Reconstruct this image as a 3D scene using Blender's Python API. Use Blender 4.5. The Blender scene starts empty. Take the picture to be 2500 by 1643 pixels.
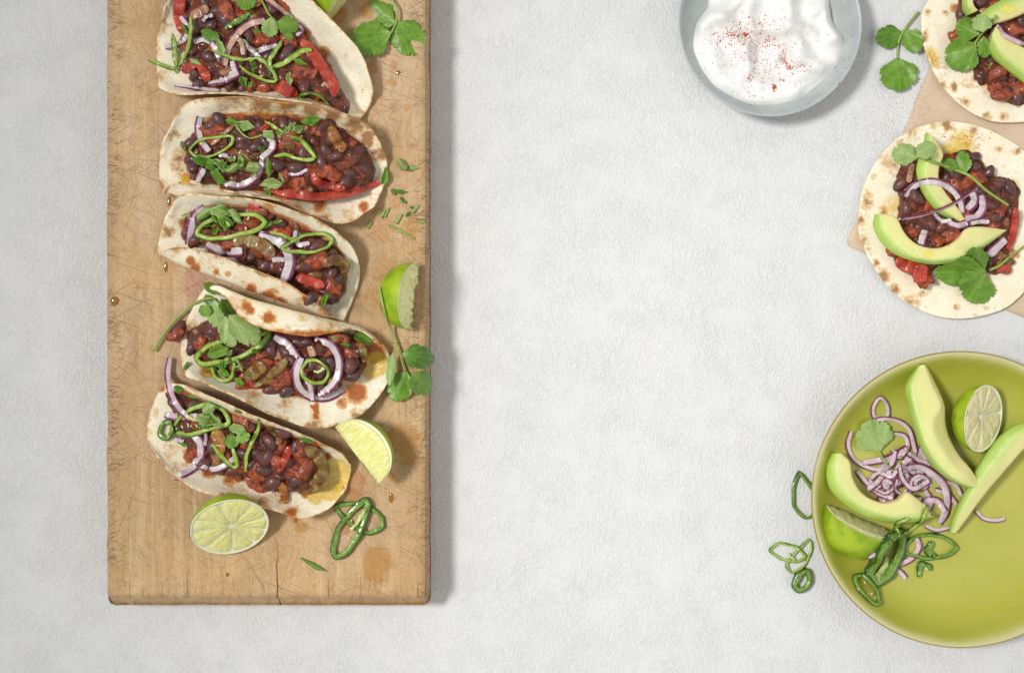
import bpy, bmesh, math, random
import numpy as np
from mathutils import Vector, Matrix, noise as mnoise
from mathutils.bvhtree import BVHTree

random.seed(7)
rng = np.random.default_rng(7)
scene = bpy.context.scene
COL = scene.collection

# ------------------------------------------------------------------ camera, light, exposure
CAM_H = 1.10                      # metres above the table
PX = 0.0003125                    # metres on the table for one photograph pixel (2500 px wide)
cam_d = bpy.data.cameras.new('camera')
cam = bpy.data.objects.new('camera', cam_d)
COL.objects.link(cam)
cam.location = (0, 0, CAM_H)
cam_d.sensor_fit = 'HORIZONTAL'
cam_d.sensor_width = 36.0
cam_d.lens = 36.0 * CAM_H / (2500 * PX)
cam_d.clip_start = 0.02
cam_d.clip_end = 50
scene.camera = cam

world = bpy.data.worlds.new('World')
scene.world = world
world.use_nodes = True
bg = world.node_tree.nodes['Background']
bg.inputs[0].default_value = (1.0, 0.985, 0.955, 1)
bg.inputs[1].default_value = 0.48

key_d = bpy.data.lights.new('softbox_key', 'SPOT')
key = bpy.data.objects.new('softbox_key', key_d)
COL.objects.link(key)
key.location = (-2.10, 0.46, 3.6)
key_d.energy = 715
key_d.color = (1.0, 0.982, 0.955)
key_d.shadow_soft_size = 0.46
key_d.spot_size = math.radians(15.0)
key_d.spot_blend = 0.82
key.scale = (1.6, 1.0, 1.0)          # beam stretched to shape the falloff: left edge dims, its corners less
key.rotation_euler = (Vector((0.13, -0.02, 0)) - Vector(key.location)).to_track_quat('-Z', 'Y').to_euler()

fill_d = bpy.data.lights.new('added_fill', 'AREA')  # unseen lamp added to brighten sides facing right and lift the shadows
fill = bpy.data.objects.new('added_fill', fill_d)
COL.objects.link(fill)
fill.location = (2.0, -0.55, 2.0)
fill_d.shape = 'SQUARE'
fill_d.size = 1.9
fill_d.energy = 11
fill_d.color = (1.0, 0.985, 0.96)
fill.rotation_euler = (Vector((0.0, 0.0, 0)) - Vector(fill.location)).to_track_quat('-Z', 'Y').to_euler()

scene.render.engine = 'CYCLES'
scene.view_settings.view_transform = 'Standard'
scene.view_settings.look = 'None'
scene.view_settings.exposure = 0.0
scene.view_settings.gamma = 1.0
scene.view_settings.use_curve_mapping = False
scene.cycles.use_denoising = True
scene.cycles.max_bounces = 8
scene.cycles.transmission_bounces = 6
scene.cycles.caustics_reflective = False
scene.cycles.caustics_refractive = False

# ------------------------------------------------------------------ geometry helpers
def W(px, py, z=0.0):
    """photograph pixel + height above the table (m) -> world point"""
    k = (CAM_H - z) / CAM_H
    return np.array([(px - 1250) * PX * k, -(py - 821.5) * PX * k, z])

BT = 0.035                        # top of the board (m)
def Wb(px, py, zcm):              # the same, height in cm above the board
    return W(px, py, BT + zcm * 0.01)
def Wt(px, py, zcm):              # height in cm above the table
    return W(px, py, zcm * 0.01)

CROPS = {'full': (0, 0, 1.0),
         'a': (360, 0, .16807), 'b': (380, 230, .17907), 'c': (640, 250, .19827), 'd': (380, 480, .21849),
         'e': (370, 680, .2605), 'f': (350, 900, .24932), 'g': (330, 880, .31969), 'h': (350, 0, .27496),
         'i': (740, 0, .19185), 'j': (850, 350, .19182), 'k': (850, 600, .25575), 'm': (2050, 0, .19182),
         'n': (2050, 280, .33259), 'p': (1850, 830, .49242), 'q': (1600, 0, .25575)}
def cr(c, pts):
    ox, oy, s = CROPS[c]
    return [(ox + s * p[0], oy + s * p[1]) + tuple(p[2:]) for p in pts]

def catmull(pts, n, closed=False):
    P = np.array(pts, float)
    m = len(P)
    out = []
    if closed:
        ts = np.linspace(0, m, n, endpoint=False)
    else:
        ts = np.linspace(0, m - 1, n)
    for t in ts:
        i = int(math.floor(t)); f = t - i
        if closed:
            p0, p1, p2, p3 = P[(i - 1) % m], P[i % m], P[(i + 1) % m], P[(i + 2) % m]
        else:
            i = min(i, m - 2); f = t - i
            p1, p2 = P[i], P[i + 1]
            p0 = P[i - 1] if i > 0 else 2 * p1 - p2
            p3 = P[i + 2] if i + 2 < m else 2 * p2 - p1
        out.append(0.5 * ((2 * p1) + (-p0 + p2) * f + (2 * p0 - 5 * p1 + 4 * p2 - p3) * f * f
                          + (-p0 + 3 * p1 - 3 * p2 + p3) * f ** 3))
    return np.array(out)

def resample(P, n, closed=False):
    P = np.array(P, float)
    if closed:
        P = np.vstack([P, P[:1]])
    d = np.r_[0, np.cumsum(np.linalg.norm(np.diff(P[:, :2], axis=0), axis=1))]
    t = np.linspace(0, d[-1], n, endpoint=not closed)
    return np.stack([np.interp(t, d, P[:, k]) for k in range(P.shape[1])], 1)

def smooth_path(pts, n, closed=False):
    return resample(catmull(pts, n * 4, closed), n, closed)

def catmull_linear(pts, n, closed):
    P = np.array(pts, float); m = len(P)
    if closed:
        P = np.vstack([P, P[:1]])
    C = catmull(pts, n * 4, closed)
    if closed:
        C = np.vstack([C, C[:1]])
    d = np.r_[0, np.cumsum(np.linalg.norm(np.diff(C[:, :2], axis=0), axis=1))]
    t = np.linspace(0, d[-1], n, endpoint=not closed)
    par = np.interp(t, d, np.linspace(0, len(P) - 1, len(C)))
    return np.stack([np.interp(par, np.arange(len(P)), P[:, k]) for k in range(P.shape[1])], 1)

def fnoise(x, y, z=0.0, oct=1):
    v, a, f = 0.0, 1.0, 1.0
    for _ in range(oct):
        v += a * mnoise.noise(Vector((x * f, y * f, z * f)))
        a *= 0.5; f *= 2.03
    return v

REG = {}                          # surfaces that garnish may come to rest on, hashed in 2 cm cells
CELL = 0.02
def register(V, F):
    V = np.asarray(V, float)
    t = BVHTree.FromPolygons(V.tolist(), [tuple(f) for f in F])
    x0, x1, y0, y1 = max(V[:, 0].min(), -.5), min(V[:, 0].max(), .5), max(V[:, 1].min(), -.4), min(V[:, 1].max(), .4)
    for i in range(int(x0 // CELL), int(x1 // CELL) + 1):
        for j in range(int(y0 // CELL), int(y1 // CELL) + 1):
            REG.setdefault((i, j), []).append((x0, x1, y0, y1, t))
DOWN = Vector((0, 0, -1))
SKIP = set()                      # surfaces something is slid underneath
def zray(x, y):
    best = 0.0
    o = Vector((x, y, 0.5))
    for x0, x1, y0, y1, t in REG.get((int(x // CELL), int(y // CELL)), ()):
        if x0 <= x <= x1 and y0 <= y <= y1 and id(t) not in SKIP:
            h = t.ray_cast(o, DOWN)[0]
            if h is not None and h.z > best:
                best = h.z
    return best
def drop(px, py, z=0.05):
    for _ in range(3):
        x, y, _z = W(px, py, z)
        z = zray(x, y)
    return np.array([x, y, z])

ORIG = {}                         # world origin of every object
def mk(name, V, F, mat, parent=None, smooth=True, attrs=None, reg=False, origin=None, solid=None, sub=0,
       label=None, cat=None, group=None, kind=None):
    V = np.asarray(V, float)
    if origin is None:
        origin = np.array([V[:, 0].mean(), V[:, 1].mean(), V[:, 2].min()])
    me = bpy.data.meshes.new(name)
    me.from_pydata([tuple(v) for v in V - origin], [], [tuple(int(i) for i in f) for f in F])
    me.update()
    if smooth:
        me.polygons.foreach_set('use_smooth', [True] * len(me.polygons))
    for an, av in (attrs or {}).items():
        av = np.asarray(av, float)
        if av.ndim == 1:
            me.attributes.new(an, 'FLOAT', 'POINT').data.foreach_set('value', av)
        else:
            me.attributes.new(an, 'FLOAT_VECTOR', 'POINT').data.foreach_set('vector', av.ravel())
    if mat is not None:
        me.materials.append(mat)
    o = bpy.data.objects.new(name, me)
    place(o, origin, parent)
    if solid:
        m = o.modifiers.new('thickness', 'SOLIDIFY'); m.thickness = solid; m.offset = -1
    if sub:
        m = o.modifiers.new('rounding', 'SUBSURF'); m.levels = sub; m.render_levels = sub
    tag(o, label, cat, group, kind)
    if reg:
        register(V, F)
    return o
def place(o, origin, parent=None):
    COL.objects.link(o)
    o.location = origin
    if parent is not None:
        o.parent = parent
        o.location = origin - ORIG[parent.name]
    ORIG[o.name] = np.array(origin, float)
def tag(o, label=None, cat=None, group=None, kind=None):
    for k, v in (('label', label), ('category', cat), ('group', group), ('kind', kind)):
        if v:
            o[k] = v
def thing(name, origin, label, cat, group=None):
    o = bpy.data.objects.new(name, None)
    o.empty_display_size = 0.01
    place(o, np.array(origin, float))
    tag(o, label, cat, group)
    return o

def grid_faces(n, m, closed_u=False, closed_v=False, flip=False):
    F = []
    for i in range(n if closed_u else n - 1):
        for j in range(m if closed_v else m - 1):
            a, b = i * m + j, ((i + 1) % n) * m + j
            c, d = ((i + 1) % n) * m + (j + 1) % m, i * m + (j + 1) % m
            F.append((a, d, c, b) if flip else (a, b, c, d))
    return F

def sweep_mesh(path, widths, thicks, tilt=0.0, closed=False, k=12, power=3.2, skew=0.0):
    """ribbon with a rounded rectangular section along a 3-D path. 'across' runs -1..1, +1 = left of travel"""
    P = np.asarray(path, float); n = len(P)
    widths = np.broadcast_to(np.asarray(widths, float), (n,))
    thicks = np.broadcast_to(np.asarray(thicks, float), (n,))
    tilt = np.broadcast_to(np.asarray(tilt, float), (n,))
    if closed:
        T = np.roll(P, -1, 0) - np.roll(P, 1, 0)
    else:
        T = np.gradient(P, axis=0)
    T /= np.maximum(np.linalg.norm(T, axis=1), 1e-9)[:, None]
    up = np.array([0, 0, 1.0])
    S = np.cross(up, T); S /= np.maximum(np.linalg.norm(S, axis=1), 1e-6)[:, None]
    U = np.cross(T, S)
    V, ac, td = [], [], []
    for i in range(n):
        c, s = math.cos(tilt[i]), math.sin(tilt[i])
        s1 = S[i] * c + U[i] * s
        u1 = U[i] * c - S[i] * s
        for j in range(k):
            a = 2 * math.pi * (j + .5) / k
            ca, sa = math.cos(a), math.sin(a)
            x = math.copysign(abs(ca) ** (2 / power), ca); y = math.copysign(abs(sa) ** (2 / power), sa)
            V.append(P[i] + s1 * x * widths[i] / 2 + u1 * (y * thicks[i] / 2 + skew * x * thicks[i]))
            ac.append(x); td.append(y)
    F = grid_faces(n, k, closed_u=closed, closed_v=True, flip=True)
    if not closed:
        F.append(tuple(range(k)))
        F.append(tuple(range((n - 1) * k, n * k))[::-1])
    along = np.repeat(np.linspace(0, 1, n), k)
    return np.array(V), F, {'across': np.array(ac), 'updown': np.array(td), 'along': along}

def drape_path(pts, n, closed=False, half=0.001, lift=0.0, stiff=3, soft=1.0):
    """path in photograph pixels (with optional third value: extra lift in cm) laid on what is below it"""
    pts = [(p[0], p[1], p[2] if len(p) > 2 else 0.0) for p in pts]
    P = smooth_path(pts, n, closed)
    if soft < 1:                   # keep some of the corners
        P = P * soft + catmull_linear(pts, n, closed) * (1 - soft)
    Q = np.array([drop(p[0], p[1]) for p in P])
    z = Q[:, 2].copy()
    for _ in range(stiff):
        if closed:
            zm = np.maximum(z, (np.roll(z, 1) + np.roll(z, -1)) / 2)
            z = (zm * 2 + np.roll(zm, 1) + np.roll(zm, -1)) / 4
        else:
            zp = np.r_[z[0], z, z[-1]]
            zm = np.maximum(z, (zp[:-2] + zp[2:]) / 2)
            zp = np.r_[zm[0], zm, zm[-1]]
            z = (zp[1:-1] * 2 + zp[:-2] + zp[2:]) / 4
    z = 0.35 * Q[:, 2] + 0.65 * z
    z = z + half * 0.8 + lift * .01 + P[:, 2] * .01
    return np.array([W(p[0], p[1], zz) for p, zz in zip(P, z)])

def revolve(profile, center, n=96, wob=None):
    V = []
    for i in range(n):
        a = 2 * math.pi * i / n
        for r, z in profile:
            w = wob(a, r, z) if wob else 1.0
            V.append((center[0] + r * w * math.cos(a), center[1] + r * w * math.sin(a), center[2] + z))
    return np.array(V), grid_faces(n, len(profile), closed_u=True)

# ------------------------------------------------------------------ material helpers
class NT:
    def __init__(s, name):
        s.mat = bpy.data.materials.new(name); s.mat.use_nodes = True
        s.t = s.mat.node_tree; s.n = s.t.nodes; s.l = s.t.links
        s.b = s.n['Principled BSDF']
        s._pos = None
    def put(s, sock, v):
        if hasattr(v, 'is_output') or isinstance(v, bpy.types.NodeSocket):
            s.l.new(v, sock)
        elif isinstance(v, (tuple, list)):
            sock.default_value = tuple(v) + ((1,) if len(v) == 3 and sock.type == 'RGBA' else ())
        else:
            sock.default_value = v
    def pos(s):                    # world position in centimetres
        if s._pos is None:
            g = s.n.new('ShaderNodeNewGeometry')
            m = s.n.new('ShaderNodeVectorMath'); m.operation = 'SCALE'; m.inputs[3].default_value = 100
            s.l.new(g.outputs['Position'], m.inputs[0]); s._pos = m.outputs[0]
        return s._pos
    def attr(s, name, vec=False):
        a = s.n.new('ShaderNodeAttribute'); a.attribute_name = name
        return a.outputs['Vector' if vec else 'Fac']
    def map(s, v, scale=(1, 1, 1), rot=(0, 0, 0), loc=(0, 0, 0)):
        m = s.n.new('ShaderNodeMapping')
        m.inputs['Scale'].default_value = scale; m.inputs['Rotation'].default_value = rot; m.inputs['Location'].default_value = loc
        s.put(m.inputs[0], v); return m.outputs[0]
    def noise(s, v, scale, detail=3, rough=.55, dist=0.0, col=False):
        m = s.n.new('ShaderNodeTexNoise')
        s.put(m.inputs['Vector'], v); m.inputs['Scale'].default_value = scale
        m.inputs['Detail'].default_value = detail; m.inputs['Roughness'].default_value = rough
        m.inputs['Distortion'].default_value = dist
        return m.outputs[1 if col else 0]
    def vor(s, v, scale, feature='F1', rand=1.0):
        m = s.n.new('ShaderNodeTexVoronoi'); m.feature = feature
        s.put(m.inputs['Vector'], v); m.inputs['Scale'].default_value = scale
        m.inputs['Randomness'].default_value = rand
        return m.outputs[0]
    def math(s, op, a, b=0.0, c=0.0, clamp=False):
        m = s.n.new('ShaderNodeMath'); m.operation = op; m.use_clamp = clamp
        s.put(m.inputs[0], a); s.put(m.inputs[1], b); s.put(m.inputs[2], c)
        return m.outputs[0]
    def step(s, v, a, b):          # smooth step a..b
        m = s.n.new('ShaderNodeMapRange'); m.interpolation_type = 'SMOOTHSTEP'
        s.put(m.inputs[0], v); m.inputs[1].default_value = a; m.inputs[2].default_value = b
        return m.outputs[0]
    def lin(s, v, a, b, c, d):
        m = s.n.new('ShaderNodeMapRange')
        s.put(m.inputs[0], v)
        for i, q in enumerate((a, b, c, d)):
            m.inputs[i + 1].default_value = q
        return m.outputs[0]
    def mix(s, f, a, b, mode='MIX'):
        m = s.n.new('ShaderNodeMix'); m.data_type = 'RGBA'; m.blend_type = mode
        s.put(m.inputs[0], f)
        for k, v in ((6, a), (7, b)):
            s.put(m.inputs[k], v)
        return m.outputs[2]
    def vadd(s, a, b, f=1.0):
        m = s.n.new('ShaderNodeVectorMath'); m.operation = 'MULTIPLY_ADD'
        s.put(m.inputs[0], b); m.inputs[1].default_value = (f, f, f); s.put(m.inputs[2], a)
        return m.outputs[0]
    def dist(s, v, p):
        m = s.n.new('ShaderNodeVectorMath'); m.operation = 'DISTANCE'
        s.put(m.inputs[0], v); m.inputs[1].default_value = p
        return m.outputs['Value']
    def sep(s, v):
        m = s.n.new('ShaderNodeSeparateXYZ'); s.put(m.inputs[0], v); return m.outputs
    def bump(s, h, strength=.5, mm=.3, prev=None):
        m = s.n.new('ShaderNodeBump')
        m.inputs['Strength'].default_value = strength; m.inputs['Distance'].default_value = mm * .001
        s.put(m.inputs['Height'], h)
        if prev is not None:
            s.put(m.inputs['Normal'], prev)
        return m.outputs[0]
    def done(s, color, rough=.5, normal=None, spec=.5, sss=0.0, radius=(.004, .003, .002), coat=0.0, coat_rough=.1,
             trans=0.0, ior=1.45):
        b = s.b
        s.put(b.inputs['Base Color'], color); s.put(b.inputs['Roughness'], rough)
        s.put(b.inputs['Specular IOR Level'], spec)
        b.inputs['IOR'].default_value = ior
        if normal is not None:
            s.put(b.inputs['Normal'], normal)
        if sss:
            b.inputs['Subsurface Weight'].default_value = sss
            b.inputs['Subsurface Radius'].default_value = radius
            b.inputs['Subsurface Scale'].default_value = 1.0
        if coat:
            s.put(b.inputs['Coat Weight'], coat); b.inputs['Coat Roughness'].default_value = coat_rough
        if trans:
            b.inputs['Transmission Weight'].default_value = trans
        return s.mat

# ------------------------------------------------------------------ materials
def mat_table():
    s = NT('painted_plaster'); p = s.pos()
    big = s.noise(p, .09, 4, .6); mid = s.noise(s.map(p, loc=(31, 7, 0)), .35, 4, .6)
    c = s.mix(s.step(big, .38, .66), (.695, .705, .712), (.675, .688, .705))
    c = s.mix(s.math('MULTIPLY', s.step(mid, .46, .72), .22), c, (.61, .63, .66))
    c = s.mix(s.math('MULTIPLY', s.step(s.noise(s.map(p, loc=(5, 90, 0)), .16, 3), .54, .72), .5), c, (.71, .71, .695))
    speck = s.step(s.vor(p, 1.3), .045, .02)
    speck = s.math('MULTIPLY', speck, s.step(s.noise(p, .8, 2), .58, .64))
    c = s.mix(s.math('MULTIPLY', speck, .7), c, (.16, .14, .12))
    wob = s.vadd(p, s.noise(p, 2.2, 3, col=True), .55)
    r1 = s.math('ABSOLUTE', s.math('SUBTRACT', s.noise(wob, 2.6, 2, .5), .5))
    ridge = s.step(r1, .05, .0)
    r2 = s.math('ABSOLUTE', s.math('SUBTRACT', s.noise(s.map(wob, loc=(11, 3, 2)), 4.4, 2, .5), .5))
    ridge2 = s.step(r2, .06, .0)
    mask = s.step(s.noise(p, .55, 4, .6), .40, .62)
    h = s.math('MULTIPLY', s.step(r1, .03, .0), s.math('MULTIPLY', mask, .5))
    skin = s.noise(s.map(s.vadd(p, s.noise(p, 1.5, 2, col=True), .5), rot=(0, 0, .5), scale=(1.25, .8, 1)), 4.2, 3, .62)
    h = s.math('ADD', h, s.math('MULTIPLY', s.math('MULTIPLY', s.step(skin, .34, .66), s.lin(s.noise(s.map(p, loc=(4, 17, 0)), .30, 4, .6), .35, .68, .55, 1.6)), 1.2))
    h = s.math('ADD', h, s.math('MULTIPLY', s.noise(p, 1.3, 3, .6), .9))
    return s.done(c, .62, s.bump(h, .65, .42), spec=.35)

STAINS = [  # px, py, radius px, colour index (0 amber, 1 red brown, 2 yellow oil)
    (905, 165, 15, 1), (962, 160, 12, 1), (955, 203, 10, 0), (973, 178, 4, 0), (993, 268, 9, 0), (1013, 168, 4, 0),
    (922, 1372, 34, 0), (915, 1400, 22, 0), (735, 1284, 16, 0), (722, 1262, 13, 0), (985, 1072, 38, 0), (998, 1110, 26, 0),
    (868, 1180, 26, 1), (855, 1205, 18, 0), (955, 1162, 9, 0), (958, 1215, 8, 0), (940, 662, 30, 0), (912, 728, 22, 0),
    (930, 562, 27, 0), (1000, 560, 24, 0), (968, 490, 18, 0), (1000, 880, 26, 0), (998, 360, 8, 0), (1007, 618, 6, 0),
    (985, 385, 7, 0), (480, 690, 34, 1), (505, 705, 26, 1), (420, 655, 14, 0), (418, 490, 12, 0), (855, 1345, 9, 0),
    (830, 40, 18, 0), (900, 20, 22, 0), (1000, 1250, 6, 0), (556, 1403, 4, 1), (985, 950, 20, 0), (842, 1290, 12, 1)]

def mat_wood():
    s = NT('worn_board_wood'); p = s.pos()
    fib = s.noise(s.map(p, scale=(6.5, .22, 1)), 1.0, 6, .68, .25)
    fine = s.noise(s.map(p, scale=(26, .8, 4)), 1.0, 3, .6)
    big = s.noise(s.map(p, scale=(1.2, .35, 1)), .45, 3, .6)
    c = s.mix(s.step(fib, .30, .72), (.43, .27, .12), (.68, .485, .255))
    band = s.noise(s.map(p, scale=(1.5, .035, 1), loc=(3, 0, 0)), 1.0, 3, .55)
    c = s.mix(s.math('MULTIPLY', s.step(band, .46, .60), .38), c, (.40, .235, .095))
    c = s.mix(s.math('MULTIPLY', s.step(band, .48, .36), .35), c, (.72, .55, .335))
    c = s.mix(s.step(big, .40, .66), c, s.mix(.5, c, (.66, .40, .17)))
    c = s.mix(s.math('MULTIPLY', s.step(s.noise(p, .12, 3), .42, .60), .55), c, (.64, .475, .31))
    c = s.mix(s.math('MULTIPLY', s.step(s.noise(s.map(p, loc=(50, 20, 0)), .10, 3), .48, .62), .4), c, (.60, .38, .17))
    c = s.mix(s.math('MULTIPLY', s.step(fine, .50, .72), .5), c, (.30, .17, .08))
    c = s.mix(s.math('MULTIPLY', s.step(s.noise(s.map(p, loc=(3, 40, 0)), .9, 4, .6), .50, .72), .5), c, (.40, .235, .115))
    c = s.mix(s.math('MULTIPLY', s.step(s.noise(s.map(p, loc=(13, 4, 0), scale=(1, .6, 1)), .16, 4, .6), .44, .64), .5), c, (.44, .27, .125))
    # knife scratches in several directions
    cuts = None
    xe = s.sep(p)[0]
    dk = s.math('MAXIMUM', s.step(xe, W(275, 0, BT)[0] * 100 + .5, W(262, 0, BT)[0] * 100), s.step(xe, W(1026, 0, BT)[0] * 100 - .4, W(1038, 0, BT)[0] * 100))
    c = s.mix(s.math('MULTIPLY', dk, .40), c, (.33, .20, .095))
    for i, (ang, sx, sy, th) in enumerate(((.35, 9, .16, .70), (1.05, 10, .14, .71), (-.5, 8, .2, .70), (1.9, 9, .15, .72),
                                           (-1.2, 12, .2, .71), (.05, 9, .22, .735), (.75, 14, .3, .70))):
        v = s.map(s.map(p, rot=(0, 0, ang)), scale=(sy, sx, .3), loc=(i * 13.7, i * 5.1, i))
        m = s.step(s.noise(v, 1.0, 2, .4), th - .02, th + .03)
        cuts = m if cuts is None else s.math('MAXIMUM', cuts, m)
    pale = s.step(s.noise(s.map(s.map(p, rot=(0, 0, .6)), scale=(.2, 11, .3)), 1.0, 2, .4), .68, .73)
    c = s.mix(s.math('MULTIPLY', pale, .35), c, (.80, .62, .42))
    c = s.mix(s.math('MULTIPLY', cuts, s.math('MULTIPLY', s.step(s.noise(s.map(p, loc=(9, 30, 0)), .22, 3), .40, .62), .60)), c, (.22, .12, .06))
    for i, (ang, sx, sy, th) in enumerate(((.5, 30, .7, .57), (-.7, 34, .8, .58), (1.25, 30, .6, .58), (-.15, 36, .9, .58), (.95, 40, 1.2, .58))):
        v = s.map(s.map(p, rot=(0, 0, ang)), scale=(sy, sx, .3), loc=(i * 7.7, i * 3.1, i))
        nn = s.noise(v, 1.0, 2, .5)
        zone = s.step(s.noise(s.map(p, loc=(i * 5, 0, 3)), .30, 2), .44, .60)
        c = s.mix(s.math('MULTIPLY', s.math('MULTIPLY', s.step(nn, th, th + .10), zone), .60), c, (.25, .135, .06))
        c = s.mix(s.math('MULTIPLY', s.math('MULTIPLY', s.step(nn, 1 - th - .02, .90 - th), zone), .45), c, (.82, .63, .40))
    # dark nicks packed along both long edges
    x = s.sep(p)[0]
    xl, xr = W(266, 0, BT)[0] * 100, W(1037, 0, BT)[0] * 100
    edge = s.math('MAXIMUM', s.step(x, xl + 1.9, xl), s.step(x, xr - 1.7, xr))
    nick = s.noise(s.map(s.map(p, rot=(0, 0, .12)), scale=(1.1, 7, 1)), 1.0, 4, .65, .6)
    nick2 = s.noise(s.map(s.map(p, rot=(0, 0, -.5)), scale=(1.2, 8, 1), loc=(4, 9, 0)), 1.0, 3, .6, .5)
    nk = s.math('MULTIPLY', s.math('MAXIMUM', s.step(nick, .56, .66), s.step(nick2, .57, .66)), edge)
    nk = s.math('MULTIPLY', nk, s.step(s.noise(s.map(p, loc=(1, 1, 8)), .45, 3), .36, .62))
    c = s.mix(s.math('MULTIPLY', nk, .75), c, (.12, .065, .035))
    yb_ = W(0, 1455, BT)[1] * 100
    endg = s.step(s.sep(p)[1], yb_ + 3.2, yb_)
    vc = s.step(s.noise(s.map(p, scale=(9, .35, 1), loc=(2, 5, 0)), 1.0, 3, .5), .60, .68)
    c = s.mix(s.math('MULTIPLY', s.math('MULTIPLY', vc, endg), .65), c, (.15, .08, .04))
    pit = s.math('MULTIPLY', s.step(s.vor(p, 1.6), .09, .04), s.step(s.noise(p, .5, 2), .50, .60))
    c = s.mix(s.math('MULTIPLY', pit, .8), c, (.10, .05, .04))
    # the long crack at the near end
    y = s.sep(p)[1]
    yb = W(0, 1478, BT)[1] * 100
    cx = W(677, 0, BT)[0] * 100
    wander = s.math('MULTIPLY', s.math('SUBTRACT', s.noise(s.map(p, scale=(0, 1, 0)), .9, 3), .5), .5)
    crack = s.step(s.math('ABSOLUTE', s.math('ADD', s.math('SUBTRACT', x, cx), wander)), .055, .02)
    crack = s.math('MULTIPLY', crack, s.step(y, yb + 6.5, yb + 1.0))
    c = s.mix(crack, c, (.05, .025, .015))
    # stains
    pw = s.vadd(p, s.noise(p, .9, 5, .65, col=True), 1.1)
    pw = s.map(pw, loc=(-.55, -.55, -.55))
    wet = None
    for idx, colr, op in ((0, (.50, .25, .05), .85), (1, (.40, .13, .05), .55)):
        m = None
        for (sx, sy, r, ci) in STAINS:
            if ci != idx:
                continue
            q = W(sx, sy, BT) * 100; rc = r * PX * 100
            d = s.step(s.dist(pw, tuple(q)), rc * 1.25, rc * .80)
            m = d if m is None else s.math('MAXIMUM', m, d)
        wet = m if wet is None else s.math('MAXIMUM', wet, m)
        c = s.mix(s.math('MULTIPLY', m, op), c, s.mix(.45, c, colr, 'MULTIPLY') if idx == 0 else colr)
        if idx == 0:
            c = s.mix(s.math('MULTIPLY', m, .48), c, colr)
    rough = s.math('SUBTRACT', .52, s.math('MULTIPLY', wet, .22))
    h = s.math('ADD', s.math('MULTIPLY', fine, .5), s.math('MULTIPLY', fib, .5))
    h = s.math('SUBTRACT', h, s.math('MULTIPLY', cuts, .8))
    h = s.math('SUBTRACT', h, s.math('ADD', nk, s.math('MULTIPLY', crack, 2.0)))
    return s.done(c, rough, s.bump(h, .75, .45), spec=.4)

def mat_tortilla():
    s = NT('toasted_tortilla'); p = s.pos()
    n1 = s.noise(p, .8, 4, .6); n2 = s.noise(s.map(p, loc=(9, 4, 2)), 2.6, 4, .65)
    toast, sauce, oil = s.attr('toast'), s.attr('sauce'), s.attr('oil')
    c = s.mix(s.step(n1, .35, .65), (.90, .805, .60), (.94, .875, .71))
    # toasted blotches: soft tan halo, darker heart, small freckles
    t = s.math('ADD', s.math('MULTIPLY', s.math('SUBTRACT', n2, .5), 1.0), s.math('ADD', s.math('MULTIPLY', s.math('SUBTRACT', n1, .5), 1.0), toast))
    c = s.mix(s.math('MULTIPLY', s.step(t, .19, .42), .66), c, (.70, .44, .17))
    c = s.mix(s.math('MULTIPLY', s.step(t, .40, .66), .85), c, (.33, .145, .05))
    fr = s.math('MULTIPLY', s.step(s.noise(s.map(p, loc=(2, 2, 7)), 4.2, 3, .6), .60, .68), s.step(s.noise(p, .6, 2), .42, .56))
    c = s.mix(s.math('MULTIPLY', fr, .32), c, (.56, .33, .13))
    so = s.math('ADD', sauce, s.math('MULTIPLY', s.math('SUBTRACT', n2, .5), .8))
    so = s.math('ADD', so, s.math('MULTIPLY', s.math('SUBTRACT', n1, .5), .5))
    c = s.mix(s.math('MULTIPLY', s.step(so, .42, .62), .75), c, (.68, .29, .045))
    c = s.mix(s.math('MULTIPLY', s.step(so, .66, .9), .85), c, (.40, .10, .025))
    ol = s.math('ADD', oil, s.math('ADD', s.math('MULTIPLY', s.math('SUBTRACT', n1, .5), 1.0), s.math('MULTIPLY', s.math('SUBTRACT', n2, .5), .35)))
    om = s.math('MULTIPLY', s.step(ol, .28, .85), s.step(oil, .12, .35))
    c = s.mix(s.math('MULTIPLY', om, .80), c, s.mix(s.step(n2, .4, .6), (.74, .55, .04), (.68, .40, .03)))
    wet = s.math('MAXIMUM', om, s.step(so, .40, .6))
    rough = s.math('SUBTRACT', .55, s.math('MULTIPLY', wet, .38))
    h = s.math('ADD', s.math('MULTIPLY', n2, .8), s.noise(p, 7, 3, .6))
    wr = s.math('ABSOLUTE', s.math('SUBTRACT', s.noise(s.map(p, scale=(.55, 1.5, 1), loc=(3, 3, 3)), 1.3, 3, .55, .4), .5))
    h = s.math('SUBTRACT', h, s.math('MULTIPLY', s.step(wr, .05, .0), .35))
    h = s.math('ADD', h, s.math('MULTIPLY', n1, 1.2))
    return s.done(c, rough, s.bump(h, .5, .7), spec=.4, sss=.12, radius=(.003, .002, .001))

def mat_filling():
    s = NT('bean_chilli_sauce'); p = s.pos()
    n1 = s.noise(p, 1.5, 4, .65); n2 = s.noise(s.map(p, loc=(7, 1, 3)), 4.5, 4, .65)
    c = s.mix(s.step(n1, .38, .66), (.060, .015, .009), (.225, .046, .015))
    c = s.mix(s.math('MULTIPLY', s.step(n2, .52, .70), .55), c, (.34, .090, .024))
    c = s.mix(s.math('MULTIPLY', s.step(s.noise(s.map(p, loc=(1, 8, 3)), 3, 4, .6), .60, .70), .5), c, (.050, .020, .020))
    h = s.math('ADD', s.noise(p, 3.5, 4, .65), s.math('MULTIPLY', s.noise(p, 9, 3, .6), .5))
    return s.done(c, .33, s.bump(h, .9, 1.8), spec=.5, coat=.30, coat_rough=.05)

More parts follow.
